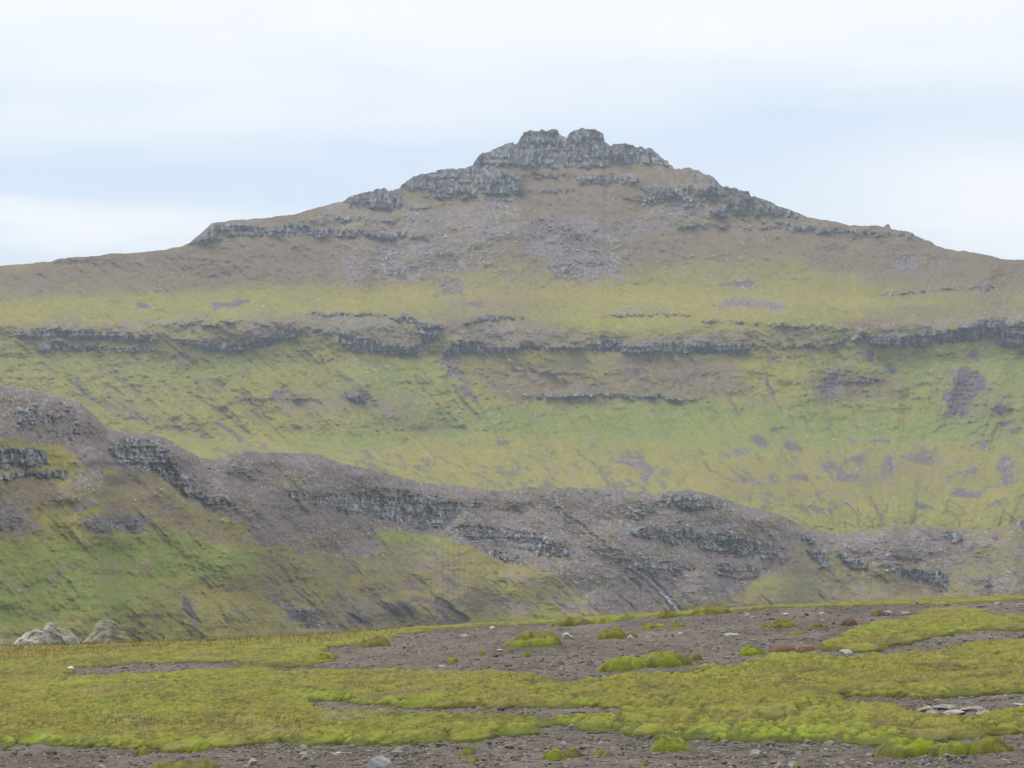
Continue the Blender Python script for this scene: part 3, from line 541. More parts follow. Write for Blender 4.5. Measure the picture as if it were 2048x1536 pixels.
# ------------------------------------------------------------------ streams in their gullies
def surf(u, v, YR, dy=0.): a, b = ray(np.asarray(u, float), np.asarray(v, float)); y = samp(YR, np.asarray(u, float), np.asarray(v, float)) - dy; return np.stack([a * y, y, b * y], -1)
mw = bpy.data.materials.new('rushing_water'); mw.use_nodes = True
b_ = mw.node_tree.nodes['Principled BSDF']; b_.inputs['Base Color'].default_value = (.62, .66, .68, 1); b_.inputs['Roughness'].default_value = .35
nn = mw.node_tree.nodes.new('ShaderNodeTexNoise'); nn.inputs['Scale'].default_value = 1.2; cr_ = mw.node_tree.nodes.new('ShaderNodeValToRGB')
cr_.color_ramp.elements[0].color = (.05, .065, .08, 1); cr_.color_ramp.elements[0].position = .52; cr_.color_ramp.elements[1].color = (.36, .40, .43, 1); cr_.color_ramp.elements[1].position = .68
tcw = mw.node_tree.nodes.new('ShaderNodeTexCoord'); mw.node_tree.links.new(tcw.outputs['Object'], nn.inputs['Vector']); mw.node_tree.links.new(nn.outputs[0], cr_.inputs[0]); mw.node_tree.links.new(cr_.outputs[0], b_.inputs['Base Color'])
def stream(pts, wd, YR, label, dy=3.):
    p = np.array(pts, float); d = np.r_[0, np.cumsum(np.hypot(*np.diff(p, axis=0).T))]; s = np.arange(0, d[-1], 1.5)
    u = np.interp(s, d, p[:, 0]) + 1.6 * vn(s / 6, s * 0, 141); v = np.interp(s, d, p[:, 1]); w2 = wd / 2 * (1 + .45 * vn(s / 5, s * 0, 143))
    V = np.concatenate([surf(u - w2, v + .3, YR, dy), surf(u, v, YR, dy + .4), surf(u + w2, v - .3, YR, dy)]).reshape(3, -1, 3).transpose(1, 0, 2).reshape(-1, 3)
    tag(mesh('stream', V, grid_faces(len(s), 3), mw), label, kind='structure')
stream([(1242,1127),(1264,1137),(1288,1151),(1322,1182),(1352,1216),(1366,1236)], 5.0, YN, 'stream tumbling down the dark gully of the near ridge')
stream([(1122,1024),(1134,1040),(1160,1056),(1186,1078),(1206,1094)], 1.7, YN, 'thin upper stream above the dark gully')
stream([(1690,999),(1702,1010),(1712,1022),(1718,1030)], 2.0, YF, 'thin white stream on the grassy bench')

# ------------------------------------------------------------------ boulders on the slopes
def ico(sub=0):
    import bmesh
    bm = bmesh.new(); bmesh.ops.create_icosphere(bm, subdivisions=sub + 1, radius=1)
    V = np.array([v.co[:] for v in bm.verts]); Fq = np.array([[v.index for v in f.verts] for f in bm.faces]); bm.free(); return V, Fq
I0V, I0F = ico(0); I1V, I1F = ico(1); I3V, I3F = ico(3)
M_BOULD = cover_material('weathered_boulder', nscale=1.5, namp=.25, bump=.4, bscale=2, bdist=.2)
def rock_shape(V, seed, flat=.7):
    n = np.random.default_rng(seed); V = V.copy()
    for k in range(7):                                   # chop flat facets
        d = n.normal(size=3); d /= np.linalg.norm(d); h = n.uniform(.55, .85); s = V @ d
        V -= np.outer(np.maximum(s - h, 0), d)
    V *= (1 + .08 * n.normal(size=(len(V), 1)) if len(V) < 60 else 1.0)
    return V * np.array([1, n.uniform(.7, 1), flat])
protos = []
for k in range(6):
    Vr = rock_shape(I1V, 50 + k, .75); c = np.ones((len(Vr), 3)) * np.array([.42, .41, .40]) * (1 + .12 * np.sin(Vr[:, :1] * 5 + k))
    protos.append((Vr, c))
nb_ = 0
def scatter(n, pl, YR, lo, hi, label, group, seed, tops_pts, dyo=.9):
    global nb_
    r = random.Random(seed); us_ = [p[0] for p in pl]; vs_ = [p[1] for p in pl]; c = canvas(); poly(c, pl, 1); near = YR is YN; got = 0
    while got < n:
        u = r.uniform(max(min(us_), 2), min(max(us_), 2044)); v = r.uniform(min(vs_), max(vs_))
        if c[int(v) - V0, int(u) - U0] < .5: continue
        s = (lo + (hi - lo) * r.random() ** 2.6) / 2; p = None
        U_, V_ = np.array([[u]]), np.array([[v]]); C_, rw_, Sc_, q_ = cover(U_, V_, near, MASKN if near else MASKF)
        yy_ = float((samp(YR, U_, V_) + relief(U_, V_, rw_, Sc_, q_, .38 if near else 1.0))[0, 0]); a_, b_ = ray(u, v); p = np.array([a_ * yy_, yy_, b_ * yy_]); rad = s * p[1] / F
        p = p + np.array([0, -dyo, rad * .15]); got += 1; nb_ += 1
        k = r.randrange(6); Vr, cc = protos[k]
        key = ('b', k)
        if key not in cache:
            o = mesh('boulder', Vr, I1F, M_BOULD, smooth=False, attrs={'cover': cc}); cache[key] = o.data; 
        else: o = bpy.data.objects.new('boulder', cache[key]); COL.objects.link(o)
        o.location = p; o.scale = (rad * r.uniform(.9, 1.5), rad, rad * r.uniform(.75, 1.1)); o.rotation_euler = (r.uniform(-.3, .3), r.uniform(-.3, .3), r.uniform(0, 6.3))
        uu_ = sorted(p[0] for p in pl); fu = (u - uu_[0]) / (uu_[-1] - uu_[0]); fv = (v - min(vs_)) / (max(vs_) - min(vs_))
        where = ('upper' if fv < .5 else 'lower') + ' ' + ('far left' if fu < .2 else 'left' if fu < .4 else 'middle' if fu < .6 else 'right' if fu < .8 else 'far right')
        big_ = 'larger ' if s * 2 > lo + (hi - lo) * .35 else 'small '
        tag(o, big_ + label + ' at its ' + where, 'boulder', group)
cache = {}
scatter(46, [(1000,430),(1250,420),(1260,560),(1100,570),(860,560),(800,500)], YF, 3, 6.5, 'pale boulder in the field under the summit crag', 'boulders under the summit', 1, SIL)
scatter(34, [(1280,395),(1500,398),(1560,440),(1500,560),(1300,560),(1270,450)], YF, 3, 6.5, 'pale boulder under the right shoulder cliff', 'boulders under the right shoulder', 2, SIL)
scatter(20, [(640,420),(860,410),(860,560),(700,560),(620,480)], YF, 3, 6, 'pale boulder on the brown slope under the left shoulder', 'boulders under the left shoulder', 3, SIL)
scatter(44, [(950,720),(1200,715),(1500,715),(1520,790),(1340,800),(1000,790)], YF, 3, 6.5, 'pale boulder on brown slope below the long cliff band', 'boulders below the long cliff band', 4, SIL)
scatter(14, [(1180,600),(1560,600),(1560,670),(1200,665)], YF, 3, 7, 'pale boulder on the terrace above the long cliff band', 'boulders above the long cliff band', 5, SIL)
scatter(14, [(1440,830),(1900,830),(1900,900),(1480,900)], YF, 4, 9, 'lone pale boulder lying on the green basin slope', 'boulders in the green basin', 6, SIL)
scatter(12, [(1640,720),(2030,720),(2030,830),(1640,830)], YF, 3, 6, 'pale boulder on the right green slope', 'boulders on the right slope', 7, SIL)
scatter(12, [(300,720),(900,730),(900,850),(400,850)], YF, 3, 6, 'pale boulder on the streaked left slope', 'boulders on the left slope', 8, SIL)
scatter(30, [(900,1040),(1500,1040),(1550,1190),(1300,1190),(1060,1130)], YN, 3, 6, 'pale boulder in the purple scree of the near ridge', 'boulders in the ridge scree', 9, RID)
scatter(22, [(20,960),(500,960),(640,1130),(100,1220)], YN, 3, 7, 'pale boulder on the green slope of the near ridge', 'boulders on the near green slope', 10, RID)
scatter(14, [(1560,1080),(2030,1080),(2030,1180),(1600,1190)], YN, 3, 7, 'pale boulder among ledges at the ridge right foot', 'boulders at the ridge foot', 11, RID)

# ================================================================== FOREGROUND FELL
YC = 36.0
zc = [(-16,-2.30),(-6.35,-1.985),(-2.63,-1.845),(-.15,-1.655),(1.7,-1.55),(3.57,-1.45),(6.35,-1.325),(16,-.95)]
def gflat(x, y):
    return ip(x, zc) + .02 * vn(x / 1.7, y / 2.6, 151)
def gz(x, y):
    d = np.maximum(y - YC, 0); return gflat(x, y) - np.where(d < 8, .012 * d * d, .768 + .192 * (d - 8)) - 0
def hit(u, v):
    a, b = ray(np.asarray(u, float), np.asarray(v, float)); y = np.full(np.shape(a), 25.)
    for k in range(14): y = .5 * y + .5 * np.clip(gflat(a * y, y) / np.minimum(b, -.02), 10, 60)
    return a * y, y
HM = .048                                        # carpet thickness
def low(pts): return [(u, v + HM * (v - HOR) / 1.58) for u, v in pts]
grav = canvas()
def strip(top_, bot_): poly(grav, list(top_) + low(bot_)[::-1], 1)
strip([(-320,1500),(0,1497),(40,1490),(90,1492),(150,1496),(270,1500),(420,1498),(500,1488),(646,1490),(715,1493),(870,1487),(970,1476),(1060,1468),(1074,1462),(1071,1452),(1084,1447),(1140,1452),(1180,1463),(1240,1466),(1300,1472),(1370,1482),(1448,1486),(1600,1488),(1700,1488),(1760,1486),(1850,1482),(1900,1478),(2048,1466),(2380,1466)], [(-320,1800),(2380,1800)])
strip([(614,1404),(700,1406),(793,1413),(830,1416),(930,1416),(1000,1417),(1130,1418),(1250,1420)],[(614,1410),(700,1416),(793,1420),(900,1424),(1000,1427),(1075,1430),(1130,1430),(1250,1424)])
strip([(1676,1394),(1720,1394),(1800,1395),(1900,1396),(2048,1390),(2380,1385)],[(1676,1398),(1740,1403),(1775,1402),(1800,1400),(1850,1406),(2048,1412),(2380,1410)])
strip([(1795,1414),(1840,1406),(1900,1402),(1960,1410),(2048,1404)],[(1795,1418),(1850,1424),(1920,1430),(1970,1426),(2048,1412)])
strip([(545,1334),(620,1332),(664,1322),(668,1312),(642,1302),(640,1297),(705,1294),(760,1290),(782,1284),(778,1274),(800,1267),(860,1260),(920,1256),(1000,1252),(1090,1248),(1180,1246),(1300,1234),(1370,1232),(1460,1228),(1500,1220),(1600,1216),(1740,1213),(1830,1209),(1950,1206),(2048,1201),(2380,1190)],
      [(545,1338),(620,1337),(680,1338),(723,1336),(810,1336),(930,1339),(1000,1341),(1057,1343),(1095,1352),(1126,1363),(1164,1359),(1205,1351),(1278,1344),(1366,1341),(1410,1327),(1483,1329),(1504,1318),(1540,1304),(1633,1302),(1712,1252),(1741,1241),(1823,1233),(1855,1218),(1917,1212),(1961,1220),(2005,1232),(2048,1236),(2380,1240)])
poly(grav,[(1633,1305),(1697,1303),(1770,1297),(1823,1281),(1888,1273),(1975,1264),(2048,1263),(2380,1262)]+low([(1638,1311),(1712,1313),(1729,1306),(1800,1306),(1858,1300),(1917,1288),(1970,1280),(2048,1283),(2380,1280)])[::-1],1)
strip([(132,1339),(200,1334),(265,1329),(350,1324),(440,1322),(480,1322)],[(132,1341),(200,1346),(240,1347),(310,1340),(400,1334),(480,1328)])
# the moss beds in front of the long gravel: cut the footprint that the widened strips cover
for q in ([(1850,1222),(1917,1216),(1961,1226),(2048,1242),(2380,1246),(2380,1262),(2048,1262),(1975,1262),(1888,1271),(1823,1279),(1770,1295),(1697,1301),(1633,1303),(1668,1284),(1712,1258),(1741,1248),(1823,1240)],): poly(grav,q,0)
brownp = canvas(); goldp = canvas(); brightp = canvas(); greyp = canvas()
poly(goldp,[(-320,1270),(0,1285),(300,1275),(640,1262),(800,1250),(800,1262),(640,1290),(400,1300),(200,1310),(0,1330),(-320,1330)],1)
poly(goldp,[(0,1440),(400,1440),(650,1450),(650,1475),(300,1470),(0,1470)],.55); poly(goldp,[(1200,1370),(1500,1360),(1900,1330),(2048,1310),(2048,1350),(1700,1380),(1300,1395)],.3)
for e in [(25,1362,40,9,0),(95,1358,25,6,0),(465,1334,60,9,0),(545,1335,45,10,0),(250,1390,50,6,0),(690,1440,80,16,0),(760,1436,50,12,0),(470,1412,30,6,0),(290,1458,25,9,0),(430,1440,20,8,0),(1090,1352,50,9,0),(1080,1370,50,6,0),(1430,1380,70,7,0),(1590,1300,70,9,0),(1900,1350,70,9,0),(1830,1342,40,6,0),(1560,1400,30,6,0),(1540,1446,40,6,0),(1760,1460,30,7,0),(1990,1360,60,6,0),(1640,1352,40,6,0),(120,1440,20,5,0),(1300,1388,60,6,0),(640,1352,50,5,0),(1930,1440,80,6,0),(1220,1410,40,5,0)]:
    ell(brownp,*e,.9)
for e in [(70,1490,60,11,0),(420,1494,50,7,0),(640,1400,70,9,0),(720,1408,60,8,0),(830,1410,50,9,0),(700,1486,60,10,0),(1150,1414,60,6,0),(1500,1480,200,9,0),(1740,1478,60,12,0),(1700,1404,60,6,0),(600,1320,60,6,0),(1740,1262,60,14,0),(1900,1265,120,8,0),(1150,1455,60,8,0),(1000,1470,80,6,0),(1400,1360,90,6,0),(330,1318,60,5,0),(1600,1320,90,9,0)]:
    ell(brightp,*e,.9)
for e in [(1900,1420,70,10,0),(700,1444,60,8,0),(1290,1335,60,12,0),(270,1448,50,7,0)]: ell(greyp,*e,.7)
grav_b = blur(grav, 9, 2.4); brown_p = blur(brownp, 12, 3); gold_p = blur(goldp, 25, 5); bright_p = blur(brightp, 18, 4); grey_p = blur(greyp, 12, 3)

MO = np.array([.162, .149, .025]); MB = np.array([.175, .215, .018]); MG = np.array([.178, .138, .032]); MBR = np.array([.088, .066, .030]); MSHADE = np.array([.050, .056, .013]); MD = np.array([.085, .062, .040])
GV = np.array([.128, .108, .090]); MGREY = np.array([.19, .19, .13])
def moss_cover(x, y, u, v, edge, bright=0., gap=None):
    n1 = fbm(x / 1.5, y / 3.2, 161, 3); n2 = fbm(x / .28, y / .6, 163, 3); n3 = fbm(x / .05, y / .07, 165, 2)
    C = np.ones(np.shape(x) + (3,)) * MO
    def mix(C, col, w): w = np.clip(w, 0, 1)[..., None]; return C * (1 - w) + col * w
    Go = samp(gold_p, u, v); Br = samp(brown_p, u, v); Bt = samp(bright_p, u, v)
    C = mix(C, MG, Go * .85 + .32 * n1 + .22 * n2 - .04)
    C = mix(C, MB, (Bt + bright) * .75 + edge * .3 - .22 * n1 + .25 * n2 - .05)
    C = mix(C, MGREY, samp(grey_p, u, v) * .6)
    hb = fbm(x / .9, y / 1.1, 167, 4, .6); C = mix(C, MBR * 1.9, sm(hb + .25 * n3, .28, .85) * .6); C = mix(C, MB * .72, sm(-hb + .3 * n2, .35, .9) * .5)
    C = mix(C, MBR, Br * sm(n2 + .6 * n3, -.4, .6) * 1.0 + sm(n2 * .75 + n3 * .45 + .3 * n1, .34, .80) * .8)
    if gap is not None: C = mix(C, MSHADE, sm(gap + .12 * n3 + .10 * n2, .30, .85) * .85)  # shade in the hollows between cushions, painted into the moss colour
    C = C * (1 + .24 * n3 + .12 * n2)[..., None]
    return np.clip(C, .008, .8)
M_MOSS = cover_material('fell_moss', nscale=9, namp=.22, bump=.9, bscale=55, bdist=.012)
M_MOSS.node_tree.nodes['Principled BSDF'].inputs['Sheen Weight'].default_value = .12
M_MOSS.node_tree.nodes['Principled BSDF'].inputs['Sheen Tint'].default_value = (.75, .8, .35, 1)
M_GRAV = cover_material('gravel_earth', nscale=14, namp=.28, bump=1., bscale=60, bdist=.02)
M_PEB = cover_material('pebble', nscale=20, namp=.2)

# ground sheet
def angle_grid(na, ys, amax=.235, off=25.):
    a = np.linspace(-amax, amax, na)[None, :]; y = ys[:, None]; return a * (y + off), np.broadcast_to(y, (len(ys), na)).copy()
ysn = np.r_[np.arange(9, 40, .05), np.arange(40, 60, .4), np.geomspace(60, 900, 26)]
gx, gy = angle_grid(900, ysn)
zg = np.where(gy < 60, gz(gx, gy), 0); z60 = gz(gx, np.full(gx.shape, 60.)); zg = np.where(gy >= 60, np.maximum(z60 - .192 * (gy - 60) * 1.0, -149), zg)
zg = zg + np.where(gy < 42, .012 * fbm(gx / .12, gy / .12, 171, 3) + .006 * fbm(gx / .03, gy / .03, 173, 1), 0)
nn_ = fbm(gx / .5, gy / 1.2, 175, 3)
C = np.ones(gx.shape + (3,)) * GV * (1 + .22 * nn_ + .18 * fbm(gx / .05, gy / .08, 177, 2))[..., None]
C = np.where((gy > 40)[..., None], YG, C)
tag(mesh('ground', np.stack([gx, gy, zg], -1).reshape(-1, 3), grid_faces(len(ysn), 900)[:, ::-1], M_GRAV, attrs={'cover': C.reshape(-1, 3)}), 'brown gravelly fell ground in front', kind='structure')

# moss carpet: a cushioned sheet lying on the ground wherever there is no bare gravel
def domes(x, y, cx, cy, sd, H):   # lattice wide enough for the whole moss sheet
    """rounded cushions: each stands where its own middle is on mossy ground"""
    i0, j0 = int(-11 / cx), int(9 / cy); I, J = np.meshgrid(np.arange(i0, -i0 + 1), np.arange(j0, int(44 / cy)))
    px_ = (I + .5 + h3(I, J, 1, sd) * .42) * cx; py_ = (J + .5 + h3(I, J, 2, sd) * .42) * cy
    u, v = proj(px_, py_, gflat(px_, py_)); g = samp(grav_b, u + 10 * vn(px_ / .3, py_ / .5, 181), v + 3.5 * vn(px_ / .3, py_ / .8, 183))
    ex = sm(1 - g, .40, .72) * (.62 + .38 * h3(I, J, 3, sd)); R = .62 + .22 * h3(I, J, 4, sd)
    i = np.floor(x / cx).astype(np.int64); j = np.floor(y / cy).astype(np.int64); out_ = np.zeros(x.shape)
    for a in (-1, 0, 1):
        for b in (-1, 0, 1):
            ii = np.clip(i + a - i0, 0, ex.shape[1] - 1); jj = np.clip(j + b - j0, 0, ex.shape[0] - 1)
            d2 = (((px_[jj, ii] - x) / cx) ** 2 + ((py_[jj, ii] - y) / cy) ** 2) / (R[jj, ii] * (.75 + .3 * ex[jj, ii])) ** 2
            out_ = np.maximum(out_, H * ex[jj, ii] * np.sqrt(np.clip(1 - d2, 0, 1)))
    return out_, None
def moss_height(x, y):
    z0 = gz(x, y); u, v = proj(x, y, gflat(x, y))
    wu = u + 14 * fbm(x / .22, y / .5, 181, 3, .5); wv = v + 4 * fbm(x / .20, y / .7, 183, 3, .5)
    g = samp(grav_b, wu, wv)
    cov = sm(1 - g, .42, .90); edge = cov * (1 - sm(1 - g, .85, .985))
    big = fbm(x / .55, y / .9, 185, 2)
    t1, g1_ = domes(x, y, .22, .38, 187, .050); t2, g2_ = domes(x, y, .062, .10, 189, .036)
    e1, e2, ei = worley(x / .045, y / .06, 191)
    gr = samp(gold_p, u, v); k_ = (1 - .4 * gr) * (1 - .5 * sm(y, 26, 36)); f = .012 * (1 - e1 * e1) + .006 * fbm(x / .018, y / .02, 193, 2)
    h = np.maximum(t1 * (.75 + .2 * big), t2) + .45 * np.minimum(t1, t2) + .012 * cov
    h = (h + f) * k_; h = np.where((t1 + t2) * k_ + .012 * cov > .004, h, -.02)
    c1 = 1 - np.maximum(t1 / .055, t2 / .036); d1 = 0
    return z0, h, cov, edge, u, v, c1 + .5 * d1
ym = np.r_[np.arange(14.5, 24, .018), np.arange(24, 39.6, .026)]
mxx, my = angle_grid(1600, ym, .205, 12.)
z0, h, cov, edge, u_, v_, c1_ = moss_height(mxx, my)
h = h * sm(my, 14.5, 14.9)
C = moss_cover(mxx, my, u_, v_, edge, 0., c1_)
Fq = grid_faces(len(ym), 1600)[:, ::-1]
hf = h.reshape(-1); keep = (hf[Fq].max(1) > -.012)
vv_, ff_, aa_ = subset(np.stack([mxx, my, z0 + h], -1).reshape(-1, 3), Fq, keep, {'cover': C.reshape(-1, 3)})
tag(mesh('moss_carpet', vv_, ff_, M_MOSS, attrs=aa_), 'thick yellow green moss carpet with lumpy cushions over the fell', 'moss', kind='stuff')

# gravel: loose pebbles on the bare ground
npb = 66000
pu = RNG.uniform(-320, 2370, npb); pv = 1195 + 345 * RNG.random(npb) ** .85; x, y = hit(pu, pv + RNG.uniform(-2, 2, npb))
uu_, vv2 = proj(x, y, gflat(x, y)); k_ = (samp(grav_b, uu_, vv2) > .35) & (y < 38.5); x = x[k_]; y = y[k_]; n = len(x)
sz = np.exp(RNG.normal(-4.98, .42, n)) * (1 + .3 * (y - 16) / 20); sz = np.clip(sz, .003, .03); sz = np.where(RNG.random(n) < .006, RNG.uniform(.018, .038, n), sz)
th = RNG.uniform(0, 6.28, n); base = I0V[None] * (1 + .25 * RNG.normal(size=(n, 12, 1)).clip(-1, 1)); sx = sz * RNG.uniform(.9, 1.7, n); sy = sz * RNG.uniform(.7, 1.2, n); szz = sz * RNG.uniform(.45, .85, n)
bx = base[..., 0] * sx[:, None]; by = base[..., 1] * sy[:, None]; bz = base[..., 2] * szz[:, None]
PV = np.stack([x[:, None] + bx * np.cos(th)[:, None] - by * np.sin(th)[:, None], y[:, None] + bx * np.sin(th)[:, None] + by * np.cos(th)[:, None], (gz(x, y) + szz * .3)[:, None] + bz], -1).reshape(-1, 3)
PF = (I0F[None] + (np.arange(n) * 12)[:, None, None]).reshape(-1, 3)
tone = np.exp(RNG.normal(.0, .26, n)); pal = np.where(RNG.random(n)[:, None] < .5, np.array([.145, .121, .100])[None], np.array([.138, .126, .114])[None]) * tone[:, None]; pal[RNG.random(n) < .012] = [.27, .255, .23]
tag(mesh('gravel', PV, PF, M_PEB, smooth=False, attrs={'cover': np.repeat(np.clip(pal, .03, .5), 12, 0)}), 'loose brown and grey gravel on the bare fell', 'gravel', kind='stuff')

# grass: short blades through the moss, golden along the crest
nbld = 115000
gu = RNG.uniform(-320, 2370, nbld); gv = 1190 + 300 * RNG.random(nbld); x, y = hit(gu, gv)
x = x + RNG.normal(0, .15, nbld); y = y + RNG.normal(0, .3, nbld)
z0, h, cov, edge, u_, v_, _ = moss_height(x, y); go = samp(gold_p, u_, v_)
k_ = (cov > .6) & (y < 38.8) & (RNG.random(nbld) < (.30 + .7 * go)); x, y, z0, h, go, u_, v_, edge = [q[k_] for q in (x, y, z0, h, go, u_, v_, edge)]; n = len(x)
L_ = RNG.uniform(.015, .045, n) * (1 + .9 * go); wd = RNG.uniform(.0014, .003, n) * y / 20; an = RNG.uniform(0, 6.28, n); ln_ = RNG.normal(0, .45, (n, 2)) * L_[:, None]
zb = z0 + h - .006; ca, sa = np.cos(an) * wd, np.sin(an) * wd
BV = np.stack([np.stack([x - ca, y - sa, zb], -1), np.stack([x + ca, y + sa, zb], -1), np.stack([x + ln_[:, 0], y + ln_[:, 1], zb + L_], -1)], 1).reshape(-1, 3)
bc = moss_cover(x, y, u_, v_, edge) * .5 + np.array([.25, .20, .06]) * .5; bc = bc * RNG.uniform(.75, 1.25, (n, 1))
tag(mesh('grass', BV, np.arange(3 * n).reshape(-1, 3), M_PEB, smooth=False, attrs={'cover': np.repeat(bc, 3, 0)}), 'short yellowed grass blades growing through the moss', 'grass', kind='stuff')

# ---- separate moss cushions
def mound(u0, u1, vt, vb, label, bright=.5, brown=0., kind='moss', grp='moss cushions on the gravel', skew=0.):
    uc = (u0 + u1) / 2; x, y = [float(q) for q in hit(uc, vb)]; W = (u1 - u0) * y / F; D = min(max(W * .75, .12), .75); yc = y + D * .45
    x = (uc - 1024) / F * yc; H = min(max((vb - vt) * yc / F * .92 - D * .45 * 1.5 / yc, .02), .24 * W + .02); W *= 1.02
    nr, na = 26, 72; r = np.linspace(0, 1, nr)[:, None] ** .8; t = np.linspace(0, 2 * math.pi, na, endpoint=False)[None, :]
    sd = int(u0 * 7 + vb) % 997
    ang = 1 + .26 * vn(np.cos(t) * 1.6 + sd, np.sin(t) * 1.6 + sd * .3, 5) + .12 * vn(np.cos(t) * 5 + sd, np.sin(t) * 5, 6)
    X_ = r * np.cos(t) * ang * W / 2; Y2 = r * np.sin(t) * ang * D / 2; pr = np.sqrt(np.clip(1 - r ** 2.3, 0, 1))
    wx, wy = x + X_, yc + Y2
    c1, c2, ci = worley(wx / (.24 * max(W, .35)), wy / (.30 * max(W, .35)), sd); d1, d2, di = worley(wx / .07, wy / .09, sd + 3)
    sk = 1 + skew * (X_ / (W / 2))
    hh = H * pr * (sk) * (.60 + .46 * (1 - c1 ** 2) + .16 * ci + .18 * fbm(wx / (W * .3), wy / (W * .3), sd + 8, 2)) + pr * (.020 * (1 - d1 * d1) * (.6 + .4 * di) + .007 * fbm(wx / .02, wy / .02, 7, 2))
    zb = gz(wx, wy); zc_ = float(gz(np.array([x]), np.array([yc]))[0])
    Zl = zb - zc_ + hh - .015 * (1 - pr)
    V = np.stack([X_, Y2, Zl], -1)
    i = np.arange(nr * na).reshape(nr, na); j = np.roll(i, -1, 1); Fq = np.stack([i[:-1], i[1:], j[1:], j[:-1]], -1).reshape(-1, 4)
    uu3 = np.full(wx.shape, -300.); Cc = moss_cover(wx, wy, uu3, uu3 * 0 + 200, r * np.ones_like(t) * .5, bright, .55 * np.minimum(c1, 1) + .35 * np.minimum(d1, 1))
    bw = np.clip(brown + .35 * sm(fbm(wx / .12, wy / .16, sd + 9, 2), .3, .9) * (brown > 0) + brown * .8 * sm(X_ / W, .0, .4), 0, 1)[..., None]
    Cc = Cc * (1 - bw) + (MD if kind == 'moss' else np.array([.085, .045, .028])) * 1.3 * bw
    o = mesh('moss_cushion' if kind == 'moss' else 'heath_tuft', V.reshape(-1, 3), Fq, M_MOSS, attrs={'cover': Cc.reshape(-1, 3)}, loc=(x, yc, zc_))
    return tag(o, label, 'moss' if kind == 'moss' else 'tuft', grp)
for a in [
 (1013,1135,1267,1295,'long green moss cushion ending at a pale flat stone, on the upper gravel',.5,.12),
 (1194,1250,1257,1279,'rounded green moss cushion in the middle of the upper gravel',.5,.15),
 (1246,1276,1264,1277,'dull little moss cushion touching the rounded one on its right',.2,.35),
 (1282,1330,1248,1258,'low green moss cushion near the crest, right of the rounded one',.45,.1),
 (1340,1370,1247,1255,'small olive moss cushion right beside a low green one near the crest',.2,.2),
 (1190,1290,1312,1343,'bright lumpy moss bed, left half of the long bed at the middle of the gravel',.5,.05),
 (1270,1372,1306,1335,'greener moss bed, right half of the long bed at the middle of the gravel',.5,.1),
 (1376,1402,1309,1321,'pale dull moss cushion at the right end of the long middle bed',.1,.1),
 (1475,1530,1292,1313,'bright dome of moss left of the reddish brown heath',.8,.0),
 (1533,1594,1242,1257,'yellow green moss cushion on the gravel near the crest, left of the brown tuft',.4,.2),
 (1518,1536,1249,1256,'tiny moss pad touching the left of the yellow green cushion',.3,.1),
 (1618,1646,1246,1255,'small olive moss cushion left of the brown tuft',.1,.3),
 (1643,1658,1253,1260,'tiny dark moss cushion just left of the brown tuft',.1,.45),
 (1105,1180,1235,1252,'mounded moss with a brown right end on the crest, highest over the left gravel',.5,.4),
 (1175,1230,1238,1248,'flat moss pad on the crest right of the brown ended mound',.3,.2),
 (1235,1272,1230,1239,'low rounded moss pad on the crest, centre of the frame',.4,.1),
 (1310,1357,1223,1237,'yellow moss hummock on the crest left of the dark stream gully',.4,.2),
 (1378,1458,1212,1230,'wide moss hummock on the crest right of the dark stream gully',.5,.2),
 (1080,1132,1496,1523,'bright green moss cushion at the bottom of the frame with a brown neighbour',.95,.05),
 (1122,1168,1500,1517,'brownish moss cushion joined to the bright green one at the bottom',.3,.5),
 (1184,1210,1505,1513,'small flat moss pad right of the brownish bottom cushion',.5,.1),
 (1203,1226,1505,1517,'small round brown green moss pad right of the flat one',.2,.45),
 (1293,1375,1476,1504,'pointed bright green moss cushion just below the carpet edge',.9,.1),
 (919,953,1494,1512,'little bright yellow green dome of moss alone on the lower gravel',.7,.05),
 (936,957,1516,1527,'tiny brown green moss dome under the little bright dome',.3,.3),
 (895,918,1312,1327,'small yellow green moss dome alone on the left of the upper gravel',.6,.15),
 (956,971,1304,1312,'tiny green moss tuft right of the small dome on the upper gravel',.4,.2),
 (1047,1062,1306,1315,'tiny pale moss tuft below the long cushion',.3,.1),
 (1752,1880,1479,1515,'big bright green moss cushion in the lower right, its left swell',1.0,.0),
 (1850,1945,1484,1514,'bright green moss swell in the middle of the big lower right bed',.95,.05),
 (1925,2020,1480,1508,'yellower right end of the big lower right moss bed',.45,.2),
 (300,432,1519,1556,'brown topped moss cushion cut by the bottom edge at the left',.4,.3),
 (378,432,1487,1505,'pale green moss cushion under the lower left carpet edge',.6,.1),
 (273,303,1498,1510,'small green moss pad below the lower left carpet edge',.5,.05),
 (1106,1130,1320,1333,'small moss tuft on a dark stone in the gravel centre',.3,.2),
 (1170,1187,1324,1332,'tiny dark brown moss tuft in the gravel centre',.0,.8),
 (1400,1420,1293,1299,'tiny dark tuft on the gravel left of the bright dome',.0,.8),
 (1565,1610,1264,1270,'flat green moss smear on the gravel under the yellow green cushion',.7,.0),
 (625,668,1306,1324,'olive moss swell with a brown tip at the end of the left moss tongue',.2,.25),
 (715,782,1276,1294,'olive moss swell with a brown right end closing the upper left moss tongue',.2,.3),
 (1278,1300,1524,1533,'tiny brown moss tuft at the bottom centre',.1,.5),
 (1582,1592,1528,1538,'tiny green moss tuft at the bottom edge',.6,.1),
 (1740,1770,1221,1232,'dark green moss cushion on the upper right gravel beside grey stones',.1,.4),
 (1668,1685,1277,1287,'dark moss knob at the left tip of the upper right bed',.0,.6),
 (1690,1704,1273,1283,'brown moss knob at the left tip of the upper right bed',.0,.8),
]: mound(*a[:5], bright=a[5] + .15, brown=a[6])
